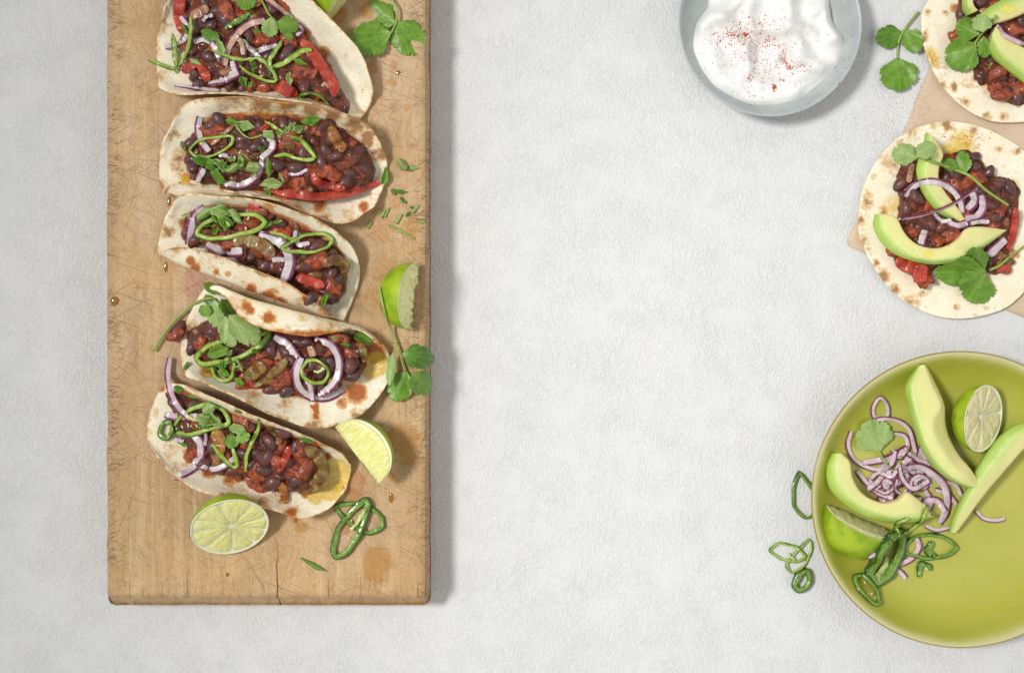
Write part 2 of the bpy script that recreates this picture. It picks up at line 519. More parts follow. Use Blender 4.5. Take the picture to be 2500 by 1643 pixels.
def mat_bean():
    s = NT('black_bean_skin'); p = s.pos()
    oi = s.n.new('ShaderNodeObjectInfo').outputs['Random']
    n = s.noise(p, 1.1, 4, .65); n2 = s.noise(p, 6, 3, .6)
    c = s.mix(s.step(n, .35, .65), (.040, .018, .022), (.105, .045, .050))
    c = s.mix(s.math('MULTIPLY', s.step(s.noise(s.map(p, loc=(3, 3, 3)), 1.9, 5, .7), .44, .60), .75), c, (.17, .040, .018))
    c = s.mix(s.math('MULTIPLY', s.step(oi, .45, 1.0), .55), c, (.125, .045, .038))
    return s.done(c, s.lin(n2, .3, .7, .22, .45), s.bump(n2, .6, 1.0), spec=.5, coat=.3, coat_rough=.08)

def mat_simple(name, a, b, scale=2.0, rough=.3, sss=0.0, bump=.3, mm=.4, coat=0.0, spec=.5, bs=5, sauce=0.0):
    s = NT(name); p = s.pos()
    n = s.noise(p, scale, 4, .6)
    c = s.mix(s.step(n, .33, .67), a, b)
    if sauce:                      # smeared with the bean sauce it was cooked in
        c = s.mix(s.math('MULTIPLY', s.step(s.noise(s.map(p, loc=(6, 2, 9)), 1.7, 5, .65), .42, .62), sauce), c, (.17, .034, .013))
    return s.done(c, rough, s.bump(s.noise(p, bs, 4, .6), bump, mm), spec=spec, sss=sss, coat=coat)

def mat_onion(name, flesh, flesh2, skin, rough=.28):
    s = NT(name); p = s.pos()
    ac = s.attr('across'); n = s.noise(p, 3, 4, .6)
    c = s.mix(s.step(n, .3, .7), flesh, flesh2)
    m = s.step(s.math('ADD', ac, s.math('MULTIPLY', s.math('SUBTRACT', n, .5), .35)), .22, .62)
    c = s.mix(m, c, skin)
    c = s.mix(s.math('MULTIPLY', s.step(s.noise(p, 1.2, 2), .5, .68), .35), c, s.mix(.5, flesh, skin))
    fib = s.noise(s.map(p, scale=(6, 6, 2)), 3.0, 3, .6)
    return s.done(c, rough, s.bump(fib, .3, .3), spec=.5, sss=.4, radius=(.004, .003, .003), coat=.2, coat_rough=.1)

def mat_chilli(name, flesh, cut, skin, wet=0.0):
    s = NT(name); p = s.pos()
    ac = s.attr('across'); n = s.noise(p, 3, 3, .6)
    c = s.mix(s.step(n, .3, .7), flesh, cut)
    m = s.step(s.math('ADD', ac, s.math('MULTIPLY', s.math('SUBTRACT', n, .5), .5)), .15, .85)
    c = s.mix(m, c, skin)
    return s.done(c, s.lin(n, .3, .7, .22 - wet * .1, .45 - wet * .2), s.bump(s.noise(p, 4, 3, .6), .5, .8), spec=.5, sss=.12,
                  radius=(.001, .003, .0008), coat=.06 + wet * .3, coat_rough=.08)

def mat_leaf(name, a, b, back):
    s = NT(name); p = s.pos()
    n = s.noise(p, 1.8, 4, .6); v = s.attr('vein')
    c = s.mix(s.step(n, .3, .7), a, b)
    c = s.mix(s.math('MULTIPLY', v, .5), c, back)
    h = s.math('SUBTRACT', s.noise(p, 6, 3, .6), s.math('MULTIPLY', v, .8))
    m = s.done(c, .36, s.bump(h, .35, .4), spec=.4, sss=.06, radius=(.001, .002, .0006))
    return m

def mat_avocado():
    s = NT('avocado_flesh'); p = s.pos()
    k = s.attr('skin'); n = s.noise(p, .9, 4, .6)
    kk = s.math('ADD', k, s.math('MULTIPLY', s.math('SUBTRACT', n, .5), .22))
    c = s.mix(s.step(kk, .05, .55), (.78, .70, .31), (.73, .73, .30))
    c = s.mix(s.step(kk, .62, .86), c, (.55, .68, .22))
    c = s.mix(s.step(kk, .88, 1.0), c, (.40, .565, .10))
    c = s.mix(s.math('MULTIPLY', s.step(kk, 1.0, 1.15), .7), c, (.27, .45, .05))
    c = s.mix(s.math('MULTIPLY', s.step(s.noise(p, 2.1, 3, .6), .62, .75), .3), c, (.70, .62, .25))
    sp = s.math('MULTIPLY', s.step(s.vor(p, 3.2), .14, .06), s.step(s.noise(p, 1.1, 2), .54, .62))
    c = s.mix(s.math('MULTIPLY', sp, .75), c, (.42, .13, .03))
    h = s.math('ADD', s.noise(p, 2.5, 4, .6), s.math('MULTIPLY', s.noise(p, 9, 3), .3))
    return s.done(c, s.lin(n, .3, .7, .3, .48), s.bump(s.math('ADD', h, s.math('MULTIPLY', s.noise(s.map(p, rot=(0, 0, .7), scale=(1, 9, 1)), 1.2, 3, .6), .5)), .5, .9), spec=.5, sss=.12, radius=(.003, .003, .001))

def mat_lime_skin():
    s = NT('lime_skin'); p = s.pos()
    n = s.noise(p, .7, 3, .5)
    c = s.mix(s.step(n, .35, .65), (.205, .345, .010), (.37, .50, .018))
    v = s.vor(p, 8.5)
    c = s.mix(s.math('MULTIPLY', s.step(v, .30, .12), .5), c, (.47, .58, .06))
    h = s.math('MULTIPLY', s.step(v, .1, .45), 1.0)
    return s.done(c, .30, s.bump(h, .35, .35), spec=.5, sss=.05, coat=.2, coat_rough=.15)

def mat_lime_flesh(name='lime_flesh', a=(.88, .855, .42), b=(.73, .715, .20)):
    s = NT(name); q = s.attr('fibre', True)
    n = s.noise(q, 1.0, 4, .6, .3)
    c = s.mix(s.step(n, .35, .66), b, a)
    c = s.mix(s.math('MULTIPLY', s.step(s.noise(s.map(q, scale=(2.2, 1, 1)), 1.3, 2), .60, .70), .5), c, (.86, .87, .62))
    return s.done(c, .17, s.bump(n, .9, 1.1), spec=.5, sss=.35, radius=(.005, .005, .002), coat=.4, coat_rough=.06)

def mat_glaze_plate():
    s = NT('green_crackle_glaze'); p = s.pos()
    r = s.attr('rad')              # 0 centre .. 1 rim, glaze thins towards the rim
    n = s.noise(p, .35, 4, .6); n2 = s.noise(p, 7, 3, .6)
    rr = s.math('ADD', r, s.math('MULTIPLY', s.math('SUBTRACT', n, .5), .05))
    c = s.mix(s.step(n, .3, .7), (.43, .435, .075), (.48, .475, .10))
    c = s.mix(s.math('MULTIPLY', s.math('MULTIPLY', s.step(rr, .68, .80), s.step(rr, .965, .90)), .55), c, (.39, .40, .03))
    c = s.mix(s.step(rr, .935, .98), c, (.60, .57, .28))
    c = s.mix(s.step(r, .983, .995), c, (.30, .22, .07))
    cra = s.step(s.vor(s.vadd(p, s.noise(p, 2, 2, col=True), .3), 2.3, 'DISTANCE_TO_EDGE'), .02, .0)
    c = s.mix(s.math('MULTIPLY', cra, .22), c, (.26, .27, .02))
    c = s.mix(s.math('MULTIPLY', s.step(n2, .55, .75), .25), c, (.52, .50, .12))
    return s.done(c, .25, s.bump(n2, .08, .3), spec=.5)

def mat_glaze_bowl():
    s = NT('speckled_grey_blue_glaze'); p = s.pos()
    n = s.noise(p, .5, 4, .6); n2 = s.noise(p, 5, 4, .7); r = s.attr('rad')
    c = s.mix(s.step(n, .35, .65), (.365, .405, .395), (.45, .485, .48))
    c = s.mix(s.math('MULTIPLY', s.step(n2, .45, .65), .35), c, (.33, .37, .42))
    lip = s.step(r, .93, .985)
    c = s.mix(s.math('MULTIPLY', lip, .6), c, (.40, .43, .48))
    c = s.mix(s.math('MULTIPLY', s.step(r, .985, 1.0), .7), c, (.55, .53, .44))
    sp = s.step(s.vor(p, 2.3), .19, .11)
    sp = s.math('MULTIPLY', sp, s.step(s.noise(p, 1.2, 2), .44, .56))
    c = s.mix(s.math('MULTIPLY', sp, .85), c, (.10, .09, .09))
    return s.done(c, .32, s.bump(n2, .12, .4), spec=.5)

def mat_yogurt():
    s = NT('herb_yogurt'); p = s.pos()
    n = s.noise(p, 1.0, 3, .5)
    c = s.mix(s.step(n, .3, .7), (.80, .80, .785), (.84, .84, .825))
    hb = s.math('MULTIPLY', s.step(s.noise(s.map(p, loc=(4, 4, 1)), 2.4, 3, .6), .66, .74), .35)
    c = s.mix(hb, c, (.45, .52, .46))
    return s.done(c, .24, s.bump(s.noise(p, 4, 3, .5), .12, .5), spec=.45, sss=.25, radius=(.004, .004, .0035))

def mat_paper():
    s = NT('baking_parchment'); p = s.pos()
    n = s.noise(p, .5, 4, .6); f = s.noise(s.map(p, scale=(2, 6, 2)), 4, 4, .7)
    c = s.mix(s.step(n, .3, .7), (.62, .48, .335), (.67, .53, .385))
    c = s.mix(s.math('MULTIPLY', s.step(f, .5, .7), .2), c, (.52, .38, .24))
    return s.done(c, .55, s.bump(s.math('ADD', f, s.math('MULTIPLY', n, 2)), .2, .5), spec=.3, sss=.05)

MT = dict(
    table=mat_table(), wood=mat_wood(), tortilla=mat_tortilla(), filling=mat_filling(), bean=mat_bean(),
    tomato=mat_simple('stewed_tomato', (.34, .042, .014), (.46, .105, .032), 2.5, .24, .05, .8, 1.3, .25, sauce=.85),
    red=mat_simple('roasted_red_pepper', (.40, .020, .012), (.56, .075, .032), 1.4, .26, .15, .6, 1.0, .3, sauce=.45),
    olive=mat_simple('roasted_green_pepper', (.17, .12, .018), (.31, .21, .045), 1.4, .26, .15, .6, 1.0, .3, sauce=.85),
    amber=mat_simple('roasted_yellow_pepper', (.38, .15, .025), (.50, .25, .05), 1.4, .26, .15, .6, 1.0, .3, sauce=.75),
    softonion=mat_simple('stewed_onion', (.40, .20, .11), (.52, .31, .19), 2.5, .24, .25, .6, .8, .3, sauce=.7),
    onion=mat_onion('red_onion', (.60, .51, .54), (.71, .65, .65), (.17, .018, .080)),
    onion2=mat_onion('soaked_red_onion', (.58, .44, .51), (.70, .59, .63), (.17, .018, .075)),
    onion3=mat_onion('sauce_stained_onion', (.55, .33, .22), (.66, .50, .42), (.20, .03, .07)),
    chilli=mat_chilli('green_chilli', (.27, .39, .04), (.42, .53, .12), (.060, .17, .010)),
    chilli2=mat_chilli('dark_green_chilli', (.10, .22, .020), (.22, .35, .05), (.018, .078, .007), 1.0),
    seed=mat_simple('chilli_seed', (.62, .50, .28), (.72, .60, .36), 3, .35, .1),
    membrane=mat_simple('chilli_membrane', (.50, .60, .20), (.62, .68, .32), 3, .3, .2, .5, .6),
    leaf=mat_leaf('coriander_leaf', (.095, .225, .018), (.165, .315, .032), (.32, .46, .12)),
    leaf2=mat_leaf('pale_coriander_underside', (.24, .37, .10), (.34, .46, .16), (.44, .56, .25)),
    leaf3=mat_leaf('dark_coriander_leaf', (.060, .165, .012), (.11, .235, .022), (.22, .36, .08)),
    stem=mat_simple('coriander_stem', (.24, .36, .06), (.33, .44, .10), 2, .35, .1),
    avocado=mat_avocado(), limeskin=mat_lime_skin(), limeflesh=mat_lime_flesh(),
    limedry=mat_lime_flesh('pale_lime_flesh', (.82, .76, .47), (.68, .61, .29)),
    pith=mat_simple('lime_pith', (.78, .79, .52), (.84, .84, .66), 3, .4, .3),
    plate=mat_glaze_plate(), bowl=mat_glaze_bowl(), yogurt=mat_yogurt(), paper=mat_paper(),
    paprika=mat_simple('paprika', (.40, .055, .008), (.55, .13, .016), 9, .7, 0, .4, .3),
    scar=mat_simple('stem_scar', (.14, .09, .04), (.28, .20, .10), 6, .8, 0, .8, .6),
)
def mat_drop():
    s = NT('amber_oil_drop')
    return s.done((.62, .27, .05), .06, None, trans=.55, ior=1.4, coat=.5, coat_rough=.03)
MT['drop'] = mat_drop()

# ------------------------------------------------------------------ the setting: table top
def build_table():
    # one plaster-skinned board, far larger than the frame, with a real thickness
    hx, hy, t = 1.1, 0.9, 0.02
    V = [(-hx, -hy, -t), (hx, -hy, -t), (hx, hy, -t), (-hx, hy, -t), (-hx, -hy, 0), (hx, -hy, 0), (hx, hy, 0), (-hx, hy, 0)]
    F = [(3, 2, 1, 0), (4, 5, 6, 7), (0, 1, 5, 4), (1, 2, 6, 5), (2, 3, 7, 6), (3, 0, 4, 7)]
    mk('tabletop', V, F, MT['table'], smooth=False, origin=np.zeros(3), reg=True, kind='structure',
       label='pale grey white plaster textured tabletop')
build_table()

# ------------------------------------------------------------------ cutting board
def rounded_rect(x0, y0, x1, y1, r, n=9):
    P = []
    for cx, cy, a0 in ((x1 - r, y1 - r, 0), (x0 + r, y1 - r, 90), (x0 + r, y0 + r, 180), (x1 - r, y0 + r, 270)):
        for i in range(n):
            a = math.radians(a0 + 90 * i / (n - 1)); P.append((cx + r * math.cos(a), cy + r * math.sin(a)))
    return P
def build_board():
    # outline in world metres; long axis away from the viewer, near end in frame
    x0, x1 = W(256.5, 0, BT - .004)[0], W(1049, 0, BT - .004)[0]
    y0 = W(0, 1477, BT - .012)[1]
    y1 = W(0, -620, BT)[1]
    ch, chb = .0033, .0100         # worn edges; the near end is cut to a wider bevel
    loops = []
    def loop(dx, dyb, z, r, amp):
        P = rounded_rect(x0 + dx, y0 + dyb, x1 - dx, y1 - dx, r)
        Q = resample(np.array(P), 420, True)
        return [(q[0] + amp * fnoise(q[0] * 45, q[1] * 45, z * 50, 3), q[1] + amp * fnoise(q[0] * 45 + 9, q[1] * 45, z * 50, 3), z) for q in Q]
    for dx, dyb, z, r, amp in ((.0030, .0050, 0.0, .005, .0002), (.0012, .0022, .0030, .005, .0003), (.0002, .0004, .011, .005, .0004),
                               (0, 0, .022, .005, .0004), (.0002, .0008, BT - .0150, .005, .0005), (.0010, .0045, BT - .0085, .005, .0006),
                               (ch * .75, chb * .85, BT - .0013, .005, .0006), (ch, chb, BT - .0003, .005, .0005), (ch * 1.6, chb * 1.2, BT, .005, .0002)):
        loops.append(loop(dx, dyb, z, r, amp))
    n = len(loops[0])
    V = np.array([p for l in loops for p in l])
    F = grid_faces(len(loops), n, closed_v=True, flip=True)
    F.append(tuple(range((len(loops) - 1) * n, len(loops) * n)))
    F.append(tuple(range(n))[::-1])
    mk('cutting_board', V, F, MT['wood'], reg=True, smooth=False, label='long thick worn wooden chopping board carrying five tacos', cat='cutting board')
build_board()

# ------------------------------------------------------------------ tortillas
def to_px(P):
    k = (CAM_H - P[:, 2]) / CAM_H
    return np.stack([P[:, 0] / (PX * k) + 1250, 821.5 - P[:, 1] / (PX * k)], 1)
def poly_dist(Q, poly):
    """signed distance (px) of points to a polygon, negative inside"""
    P = np.array(poly, float); A, B = P, np.roll(P, -1, 0)
    best = np.full(len(Q), 1e9); inside = np.zeros(len(Q), bool)
    for a, b in zip(A, B):
        ab = b - a
        t = np.clip(((Q - a) @ ab) / max(ab @ ab, 1e-9), 0, 1)
        best = np.minimum(best, np.linalg.norm(Q - a - t[:, None] * ab, axis=1))
        cond = (a[1] > Q[:, 1]) != (b[1] > Q[:, 1])
        xx = a[0] + (Q[:, 1] - a[1]) / (b[1] - a[1] + 1e-12) * ab[0]
        inside ^= cond & (Q[:, 0] < xx)
    return np.where(inside, -best, best)
def spots(Q, lst):
    a = np.zeros(len(Q))
    for x, y, r, amt in lst:
        a = np.maximum(a, 1.5 * amt * np.exp(-(((Q[:, 0] - x) ** 2 + (Q[:, 1] - y) ** 2) / (r * r)) ** 1.5))
    return a

def folded_tortilla(parent, curves, poly, seed, toast=(), sauce=(), oil=(), base=.05, spill=26):
    N, M = 84, 40
    C = [catmull(c, N) for c in curves]                    # back rim, back wall, fold, front wall, front rim
    V = []
    for i in range(N):
        sec = catmull([c[i] for c in C], M * 2)
        sec = resample3(sec, M)
        for j in range(M):
            x, y, z = sec[j]
            e = min(j, M - 1 - j) / (M / 2)
            wob = fnoise(i * .11 + seed, j * .10, seed * 3.1, 2)
            wob2 = fnoise(i * .23 + seed, j * .07 + 4, seed, 2)
            z2 = max(z + (.16 * wob) * min(1, z / 1.2), .21)
            p = Wb(x + 2.2 * wob2, y + 2.6 * wob * (1 - e * .4), z2)
            V.append(p)
    V = np.array(V)
    u = np.repeat(np.arange(N), M); v = np.tile(np.arange(M), N)
    G = V.reshape(N, M, 3)
    edge = np.minimum(np.minimum(u, N - 1 - u) * .17, np.minimum(v, M - 1 - v) * .21)   # cm from the rim, roughly
    Q = to_px(V)
    d = poly_dist(Q, poly)
    at = {'toast': base + .05 + .14 * np.exp(-edge / .55) + .30 * np.exp(-edge / .12) + spots(Q, toast),
          'sauce': np.maximum(np.clip(.70 - np.maximum(d, -10) / (spill * .7), 0, .9), spots(Q, sauce)),
          'oil': spots(Q, oil)}
    F = grid_faces(N, M, flip=True)
    return mk('tortilla', V, F, MT['tortilla'], parent=parent, attrs=at, reg=True, solid=.0016, sub=1)
def resample3(P, n):
    d = np.r_[0, np.cumsum(np.linalg.norm(np.diff(P * np.array([1, 1, 32.0]), axis=0), axis=1))]
    t = np.linspace(0, d[-1], n)
    return np.stack([np.interp(t, d, P[:, k]) for k in range(3)], 1)

# ------------------------------------------------------------------ small pieces of the filling (shared meshes)
def blob_mesh(name, mat, kind, seed):
    bm = bmesh.new()
    if kind == 'bean':
        bmesh.ops.create_uvsphere(bm, u_segments=14, v_segments=9, radius=1.0)
        for v in bm.verts:
            x, y, z = v.co
            t = 1 + .06 * fnoise(x * 1.3 + seed * 7, y * 1.3, z * 1.3)
            t += .05 * fnoise(x * 3 + seed * 3, y * 3, z * 3)
            v.co = (x * 1.02 * t, (y * .64 + (.12 + .10 * (seed % 3)) * (x * x - .4)) * t, z * .54 * t)
    elif kind == 'chunk':
        bmesh.ops.create_icosphere(bm, subdivisions=3, radius=1.0)
        for v in bm.verts:
            x, y, z = v.co
            m = max(abs(x), abs(y), abs(z) * 1.2)
            q = .55 + .45 / m
            t = q * (1 + .48 * fnoise(x * 1.2 + seed * 5, y * 1.2, z * 1.2, 3))
            v.co = (x * t * 1.1, y * t * .68, z * t * .45)
    else:
        bmesh.ops.create_icosphere(bm, subdivisions=3, radius=1.0)
        for v in bm.verts:
            x, y, z = v.co
            m = max(abs(x), abs(y), abs(z))
            t = (.25 + .75 / m) * (1 + .12 * fnoise(x + seed * 5, y, z, 2))
            v.co = (x * t * .8, y * t * .55, z * t * .25 + .15 * x * x)
    me = bpy.data.meshes.new(name); bm.to_mesh(me); bm.free()
    me.polygons.foreach_set('use_smooth', [True] * len(me.polygons))
    me.materials.append(mat)
    co = np.zeros(len(me.vertices) * 3); me.vertices.foreach_get('co', co)
    return me, co.reshape(-1, 3), [tuple(p.vertices) for p in me.polygons]
BEANS = [blob_mesh('bean', MT['bean'], 'bean', i) for i in range(5)]
TOMS = [blob_mesh('tomato_chunk', MT['tomato'], 'chunk', i) for i in range(5)]
REDS = [blob_mesh('pepper_piece', MT['red'], 'chunk', i + 8) for i in range(3)]
DICE = [blob_mesh('onion_piece', MT['softonion'], 'dice', i) for i in range(4)]
MASH = [blob_mesh('bean_mash', MT['filling'], 'chunk', i + 12) for i in range(4)]
OLIV = [blob_mesh('pepper_piece', MT['olive'], 'chunk', i + 3) for i in range(3)]

def instance(entry, name, parent, pos, size, rot):
    me, co, F = entry
    o = bpy.data.objects.new(name, me)
    place(o, pos, parent)
    o.scale = (size, size, size) if np.isscalar(size) else size
    o.rotation_euler = rot
    from mathutils import Euler
    R = np.array(Euler(rot).to_matrix())
    register((co * np.array(o.scale)) @ R.T + pos, F)
    return o

def filling(parent, poly, zt, ze, seed, base=BT, beans=(), toms=(), n_rand=60, olive=.06):
    """lumpy mound of beans in sauce inside a polygon (px); zt/ze: height in cm of middle and edge above base"""
    R = smooth_path(poly, 180, True)
    c = R[:, :2].mean(0)
    rings = list(np.linspace(0, .92, 32)) + [.95, .97, .985, 1.0, 1.03]
    V = []
    for t in rings:
        for q in R:
            x, y = c + (q - c) * t
            h = ze + (zt - ze) * (1 - min(t, 1) ** 2.6)
            h += .24 * fnoise(x * .045, y * .045, seed, 1) + .30 * fnoise(x * .10, y * .10, seed + 5, 2)
            if t > 1.0:
                h = ze - 1.0
            elif t >= .98:
                h = min(h, ze + .02)
            k = 1 + (.035 * fnoise(q[0] * .05, q[1] * .05, seed + 3, 2)) * t
            x, y = c + (q - c) * t * k
            V.append(W(x, y, base + h * .01))
    V = np.array(V)
    F = grid_faces(len(rings), len(R), closed_v=True, flip=False)
    # make sure the mound faces up
    a, b, d = V[F[len(R) * 3][0]], V[F[len(R) * 3][1]], V[F[len(R) * 3][2]]
    if np.cross(b - a, d - b)[2] < 0:
        F = [f[::-1] for f in F]
    fo = mk('filling', V, F, MT['filling'], parent=parent, reg=True)
    fo_V, fo_F = V, F
    r = random.Random(seed * 11 + 3)
    used = []
    def put(kind, x, y, s=1.0, sink=.25):
        p = drop(x, y)
        if kind == 'bean':
            size = r.uniform(.0062, .0076) * s; e = r.choice(BEANS); nm = 'bean'
            rot = (r.uniform(-.5, .5), r.uniform(-.5, .5), r.uniform(0, 6.3)); hz = .55
        elif kind == 'tom':
            size = r.uniform(.0055, .0085) * s; e = r.choice(TOMS); nm = 'tomato_chunk'
            rot = (r.uniform(-.5, .5), r.uniform(-.5, .5), r.uniform(0, 6.3)); hz = .45
        elif kind == 'red':
            size = r.uniform(.0055, .0085) * s; e = r.choice(REDS); nm = 'pepper_piece'
            rot = (r.uniform(-.4, .4), r.uniform(-.4, .4), r.uniform(0, 6.3)); hz = .45
        elif kind == 'mash':
            size = r.uniform(.006, .010) * s; e = r.choice(MASH); nm = 'bean_mash'
            rot = (r.uniform(-.5, .5), r.uniform(-.5, .5), r.uniform(0, 6.3)); hz = .4
        elif kind == 'oli':
            size = r.uniform(.006, .009) * s; e = r.choice(OLIV); nm = 'pepper_piece'
            rot = (r.uniform(-.4, .4), r.uniform(-.4, .4), r.uniform(0, 6.3)); hz = .45
        else:
            size = r.uniform(.0055, .0075) * s; e = r.choice(DICE); nm = 'onion_piece'
            rot = (r.uniform(-.7, .7), r.uniform(-.7, .7), r.uniform(0, 6.3)); hz = .5
        p[2] += size * (hz - sink * 2)
        instance(e, nm, fo, p, size, rot)
        used.append((x, y))
    def far(x, y, dmin):
        return all((x - a) ** 2 + (y - b) ** 2 > dmin * dmin for a, b in used)
    for x, y in beans:
        put('bean', x, y, r.uniform(.9, 1.12), r.uniform(.10, .24))
    for x, y in toms:
        put('tom', x, y, 1.1, .24)
    P = np.array(R)[:, :2]
    made = 0
    lo, hi = P.min(0), P.max(0)
    cand = np.array([(r.uniform(lo[0], hi[0]), r.uniform(lo[1], hi[1])) for _ in range(2500)])
    for x, y in cand[poly_dist(cand, P) < -12]:
        if made >= n_rand:
            break
        if not far(x, y, 23):
            continue
        k = r.random()
        kind = 'bean' if k < .34 else 'mash' if k < .62 else 'tom' if k < .80 else 'red' if k < .83 else 'oli' if k < .83 + olive else 'dice'
        put(kind, x, y, r.uniform(.8, 1.05) if kind == 'bean' else .9, r.uniform(.18, .46))
        made += 1
    # let the sauce rise between the pieces: relax it over everything it holds, just under their tops
    n, m = len(rings), len(R)
    Z = np.array([zray(v[0], v[1]) for v in fo_V]).reshape(n, m)
    Z = np.maximum(Z, fo_V[:, 2].reshape(n, m))
    for _ in range(3):
        Zp = np.vstack([Z[:1], Z, Z[-1:]])
        Z = .4 * Z + .15 * (Zp[:-2] + Zp[2:]) + .15 * (np.roll(Z, 1, 1) + np.roll(Z, -1, 1))
    Z[0] = Z[1].mean()
    k = np.clip((1 - np.array(rings)) / .10, 0, 1)[:, None]
    nz = np.array([fnoise(v[0] * 260, v[1] * 260, seed, 3) for v in fo_V]).reshape(n, m)
    base_z = fo_V[:, 2].reshape(n, m)
    Znew = base_z * (1 - k) + np.maximum(base_z, Z - .0005 + .0015 * nz) * k
    V2 = fo_V.copy(); V2[:, 2] = Znew.ravel()
    fo.data.vertices.foreach_set('co', (V2 - ORIG[fo.name]).ravel()); fo.data.update()
    register(V2, fo_F)
    return fo

def strip(name, parent, c, pts, w, mat, th=.003, lift=0.05, n=22, label=None, cat=None, group=None, taper=.35, tilt=0.0):
    """a soft strip of vegetable (part of a filling when parent is given)"""
    s = CROPS[c][2]
    path = drape_path(cr(c, pts), n, half=th / 2, lift=lift)
    t = np.linspace(0, 1, n)
    ww = w * s * PX * (taper + (1 - taper) * np.minimum(1, np.minimum(t, 1 - t) * 6) ** .6)
    ww = ww * np.array([1 + .12 * fnoise(i * .35, pts[0][0] * .01, 3, 2) for i in range(n)])
    V, F, A = sweep_mesh(path, ww, th, tilt=tilt, k=14, power=4.0)
    # cooked pieces are never even
    for v in V:
        f = fnoise(v[0] * 110, v[1] * 110, v[2] * 110, 2)
        v[2] += .0016 * f
    return mk(name, V, F, MT[mat], parent=parent, attrs=A, reg=True, label=label, cat=cat, group=group)

def taco(label, curves, poly, seed, beans=(), toms=(), n_rand=60, toast=(), sauce=(), oil=(), zt=2.7, ze=1.3, base=.05, spill=26, olive=.06):
    g = np.array([Wb(*p) for p in curves[2]]).mean(0); g[2] = BT
    t = thing('taco', g, label, 'taco', 'soft tacos in a row on the board')
    folded_tortilla(t, curves, poly, seed, toast, sauce, oil, base, spill)
    f = filling(t, poly, zt, ze, seed, beans=beans, toms=toms, n_rand=n_rand, olive=olive)
    return t, f

T1, F1 = taco('topmost taco on the board, cut off by the photo edge, with a wide pale flap', [
    [(400, 35, 1.2), (425, -15, 2.0), (520, -75, 2.6), (640, -75, 2.8), (757, 0, 2.8), (848, 91, 2.4), (890, 150, 1.8), (911, 228, 1.0)],
    [(386, 75, .5), (430, 20, .9), (520, -20, 1.2), (640, -15, 1.3), (740, 60, 1.2), (820, 140, 1.0), (870, 195, .7), (905, 250, .5)],
    [(380, 120, .25), (440, 110, .2), (530, 90, .2), (640, 110, .2), (730, 165, .2), (800, 210, .2), (850, 245, .2), (897, 268, .3)],
    [(382, 170, .6), (430, 200, .9), (530, 212, 1.2), (620, 216, 1.4), (720, 232, 1.5), (790, 250, 1.3), (845, 271, .9), (889, 283, .5)],
    [(386, 216, 1.6), (440, 230, 2.4), (534, 225, 3.0), (620, 233, 3.2), (720, 246, 3.2), (790, 260, 2.7), (845, 279, 1.8), (882, 293, .9)]],
    [(430, -45), (428, 0), (432, 50), (448, 90), (455, 130), (465, 165), (468, 195), (490, 210), (560, 216), (640, 220), (720, 232), (800, 255),
     (838, 272), (838, 240), (815, 190), (790, 140), (745, 90), (715, 50), (690, 10), (660, -40), (560, -60), (490, -58)], 1,
    beans=cr('a', [(850, 20), (1800, 120), (740, 380), (930, 370), (700, 720), (900, 810), (690, 1060), (760, 1200), (1040, 190), (1760, 830), (2300, 1250), (1120, 300), (2340, 830), (1480, 560), (1380, 1280)]),
    toms=cr('a', [(1620, 620), (2220, 1040), (1650, 1230), (1750, 560), (2050, 640), (760, 200), (1140, 160)]), n_rand=62,
    toast=[(398, 70, 24, .22), (395, 185, 16, .34), (410, 170, 26, .16), (395, 120, 20, .14), (880, 285, 18, .25)],
    sauce=[(790, 130, 22, .62), (800, 165, 15, .62), (745, 85, 20, .6)], oil=[(545, -4, 22, .9), (845, 137, 7, .5)], base=-.06)

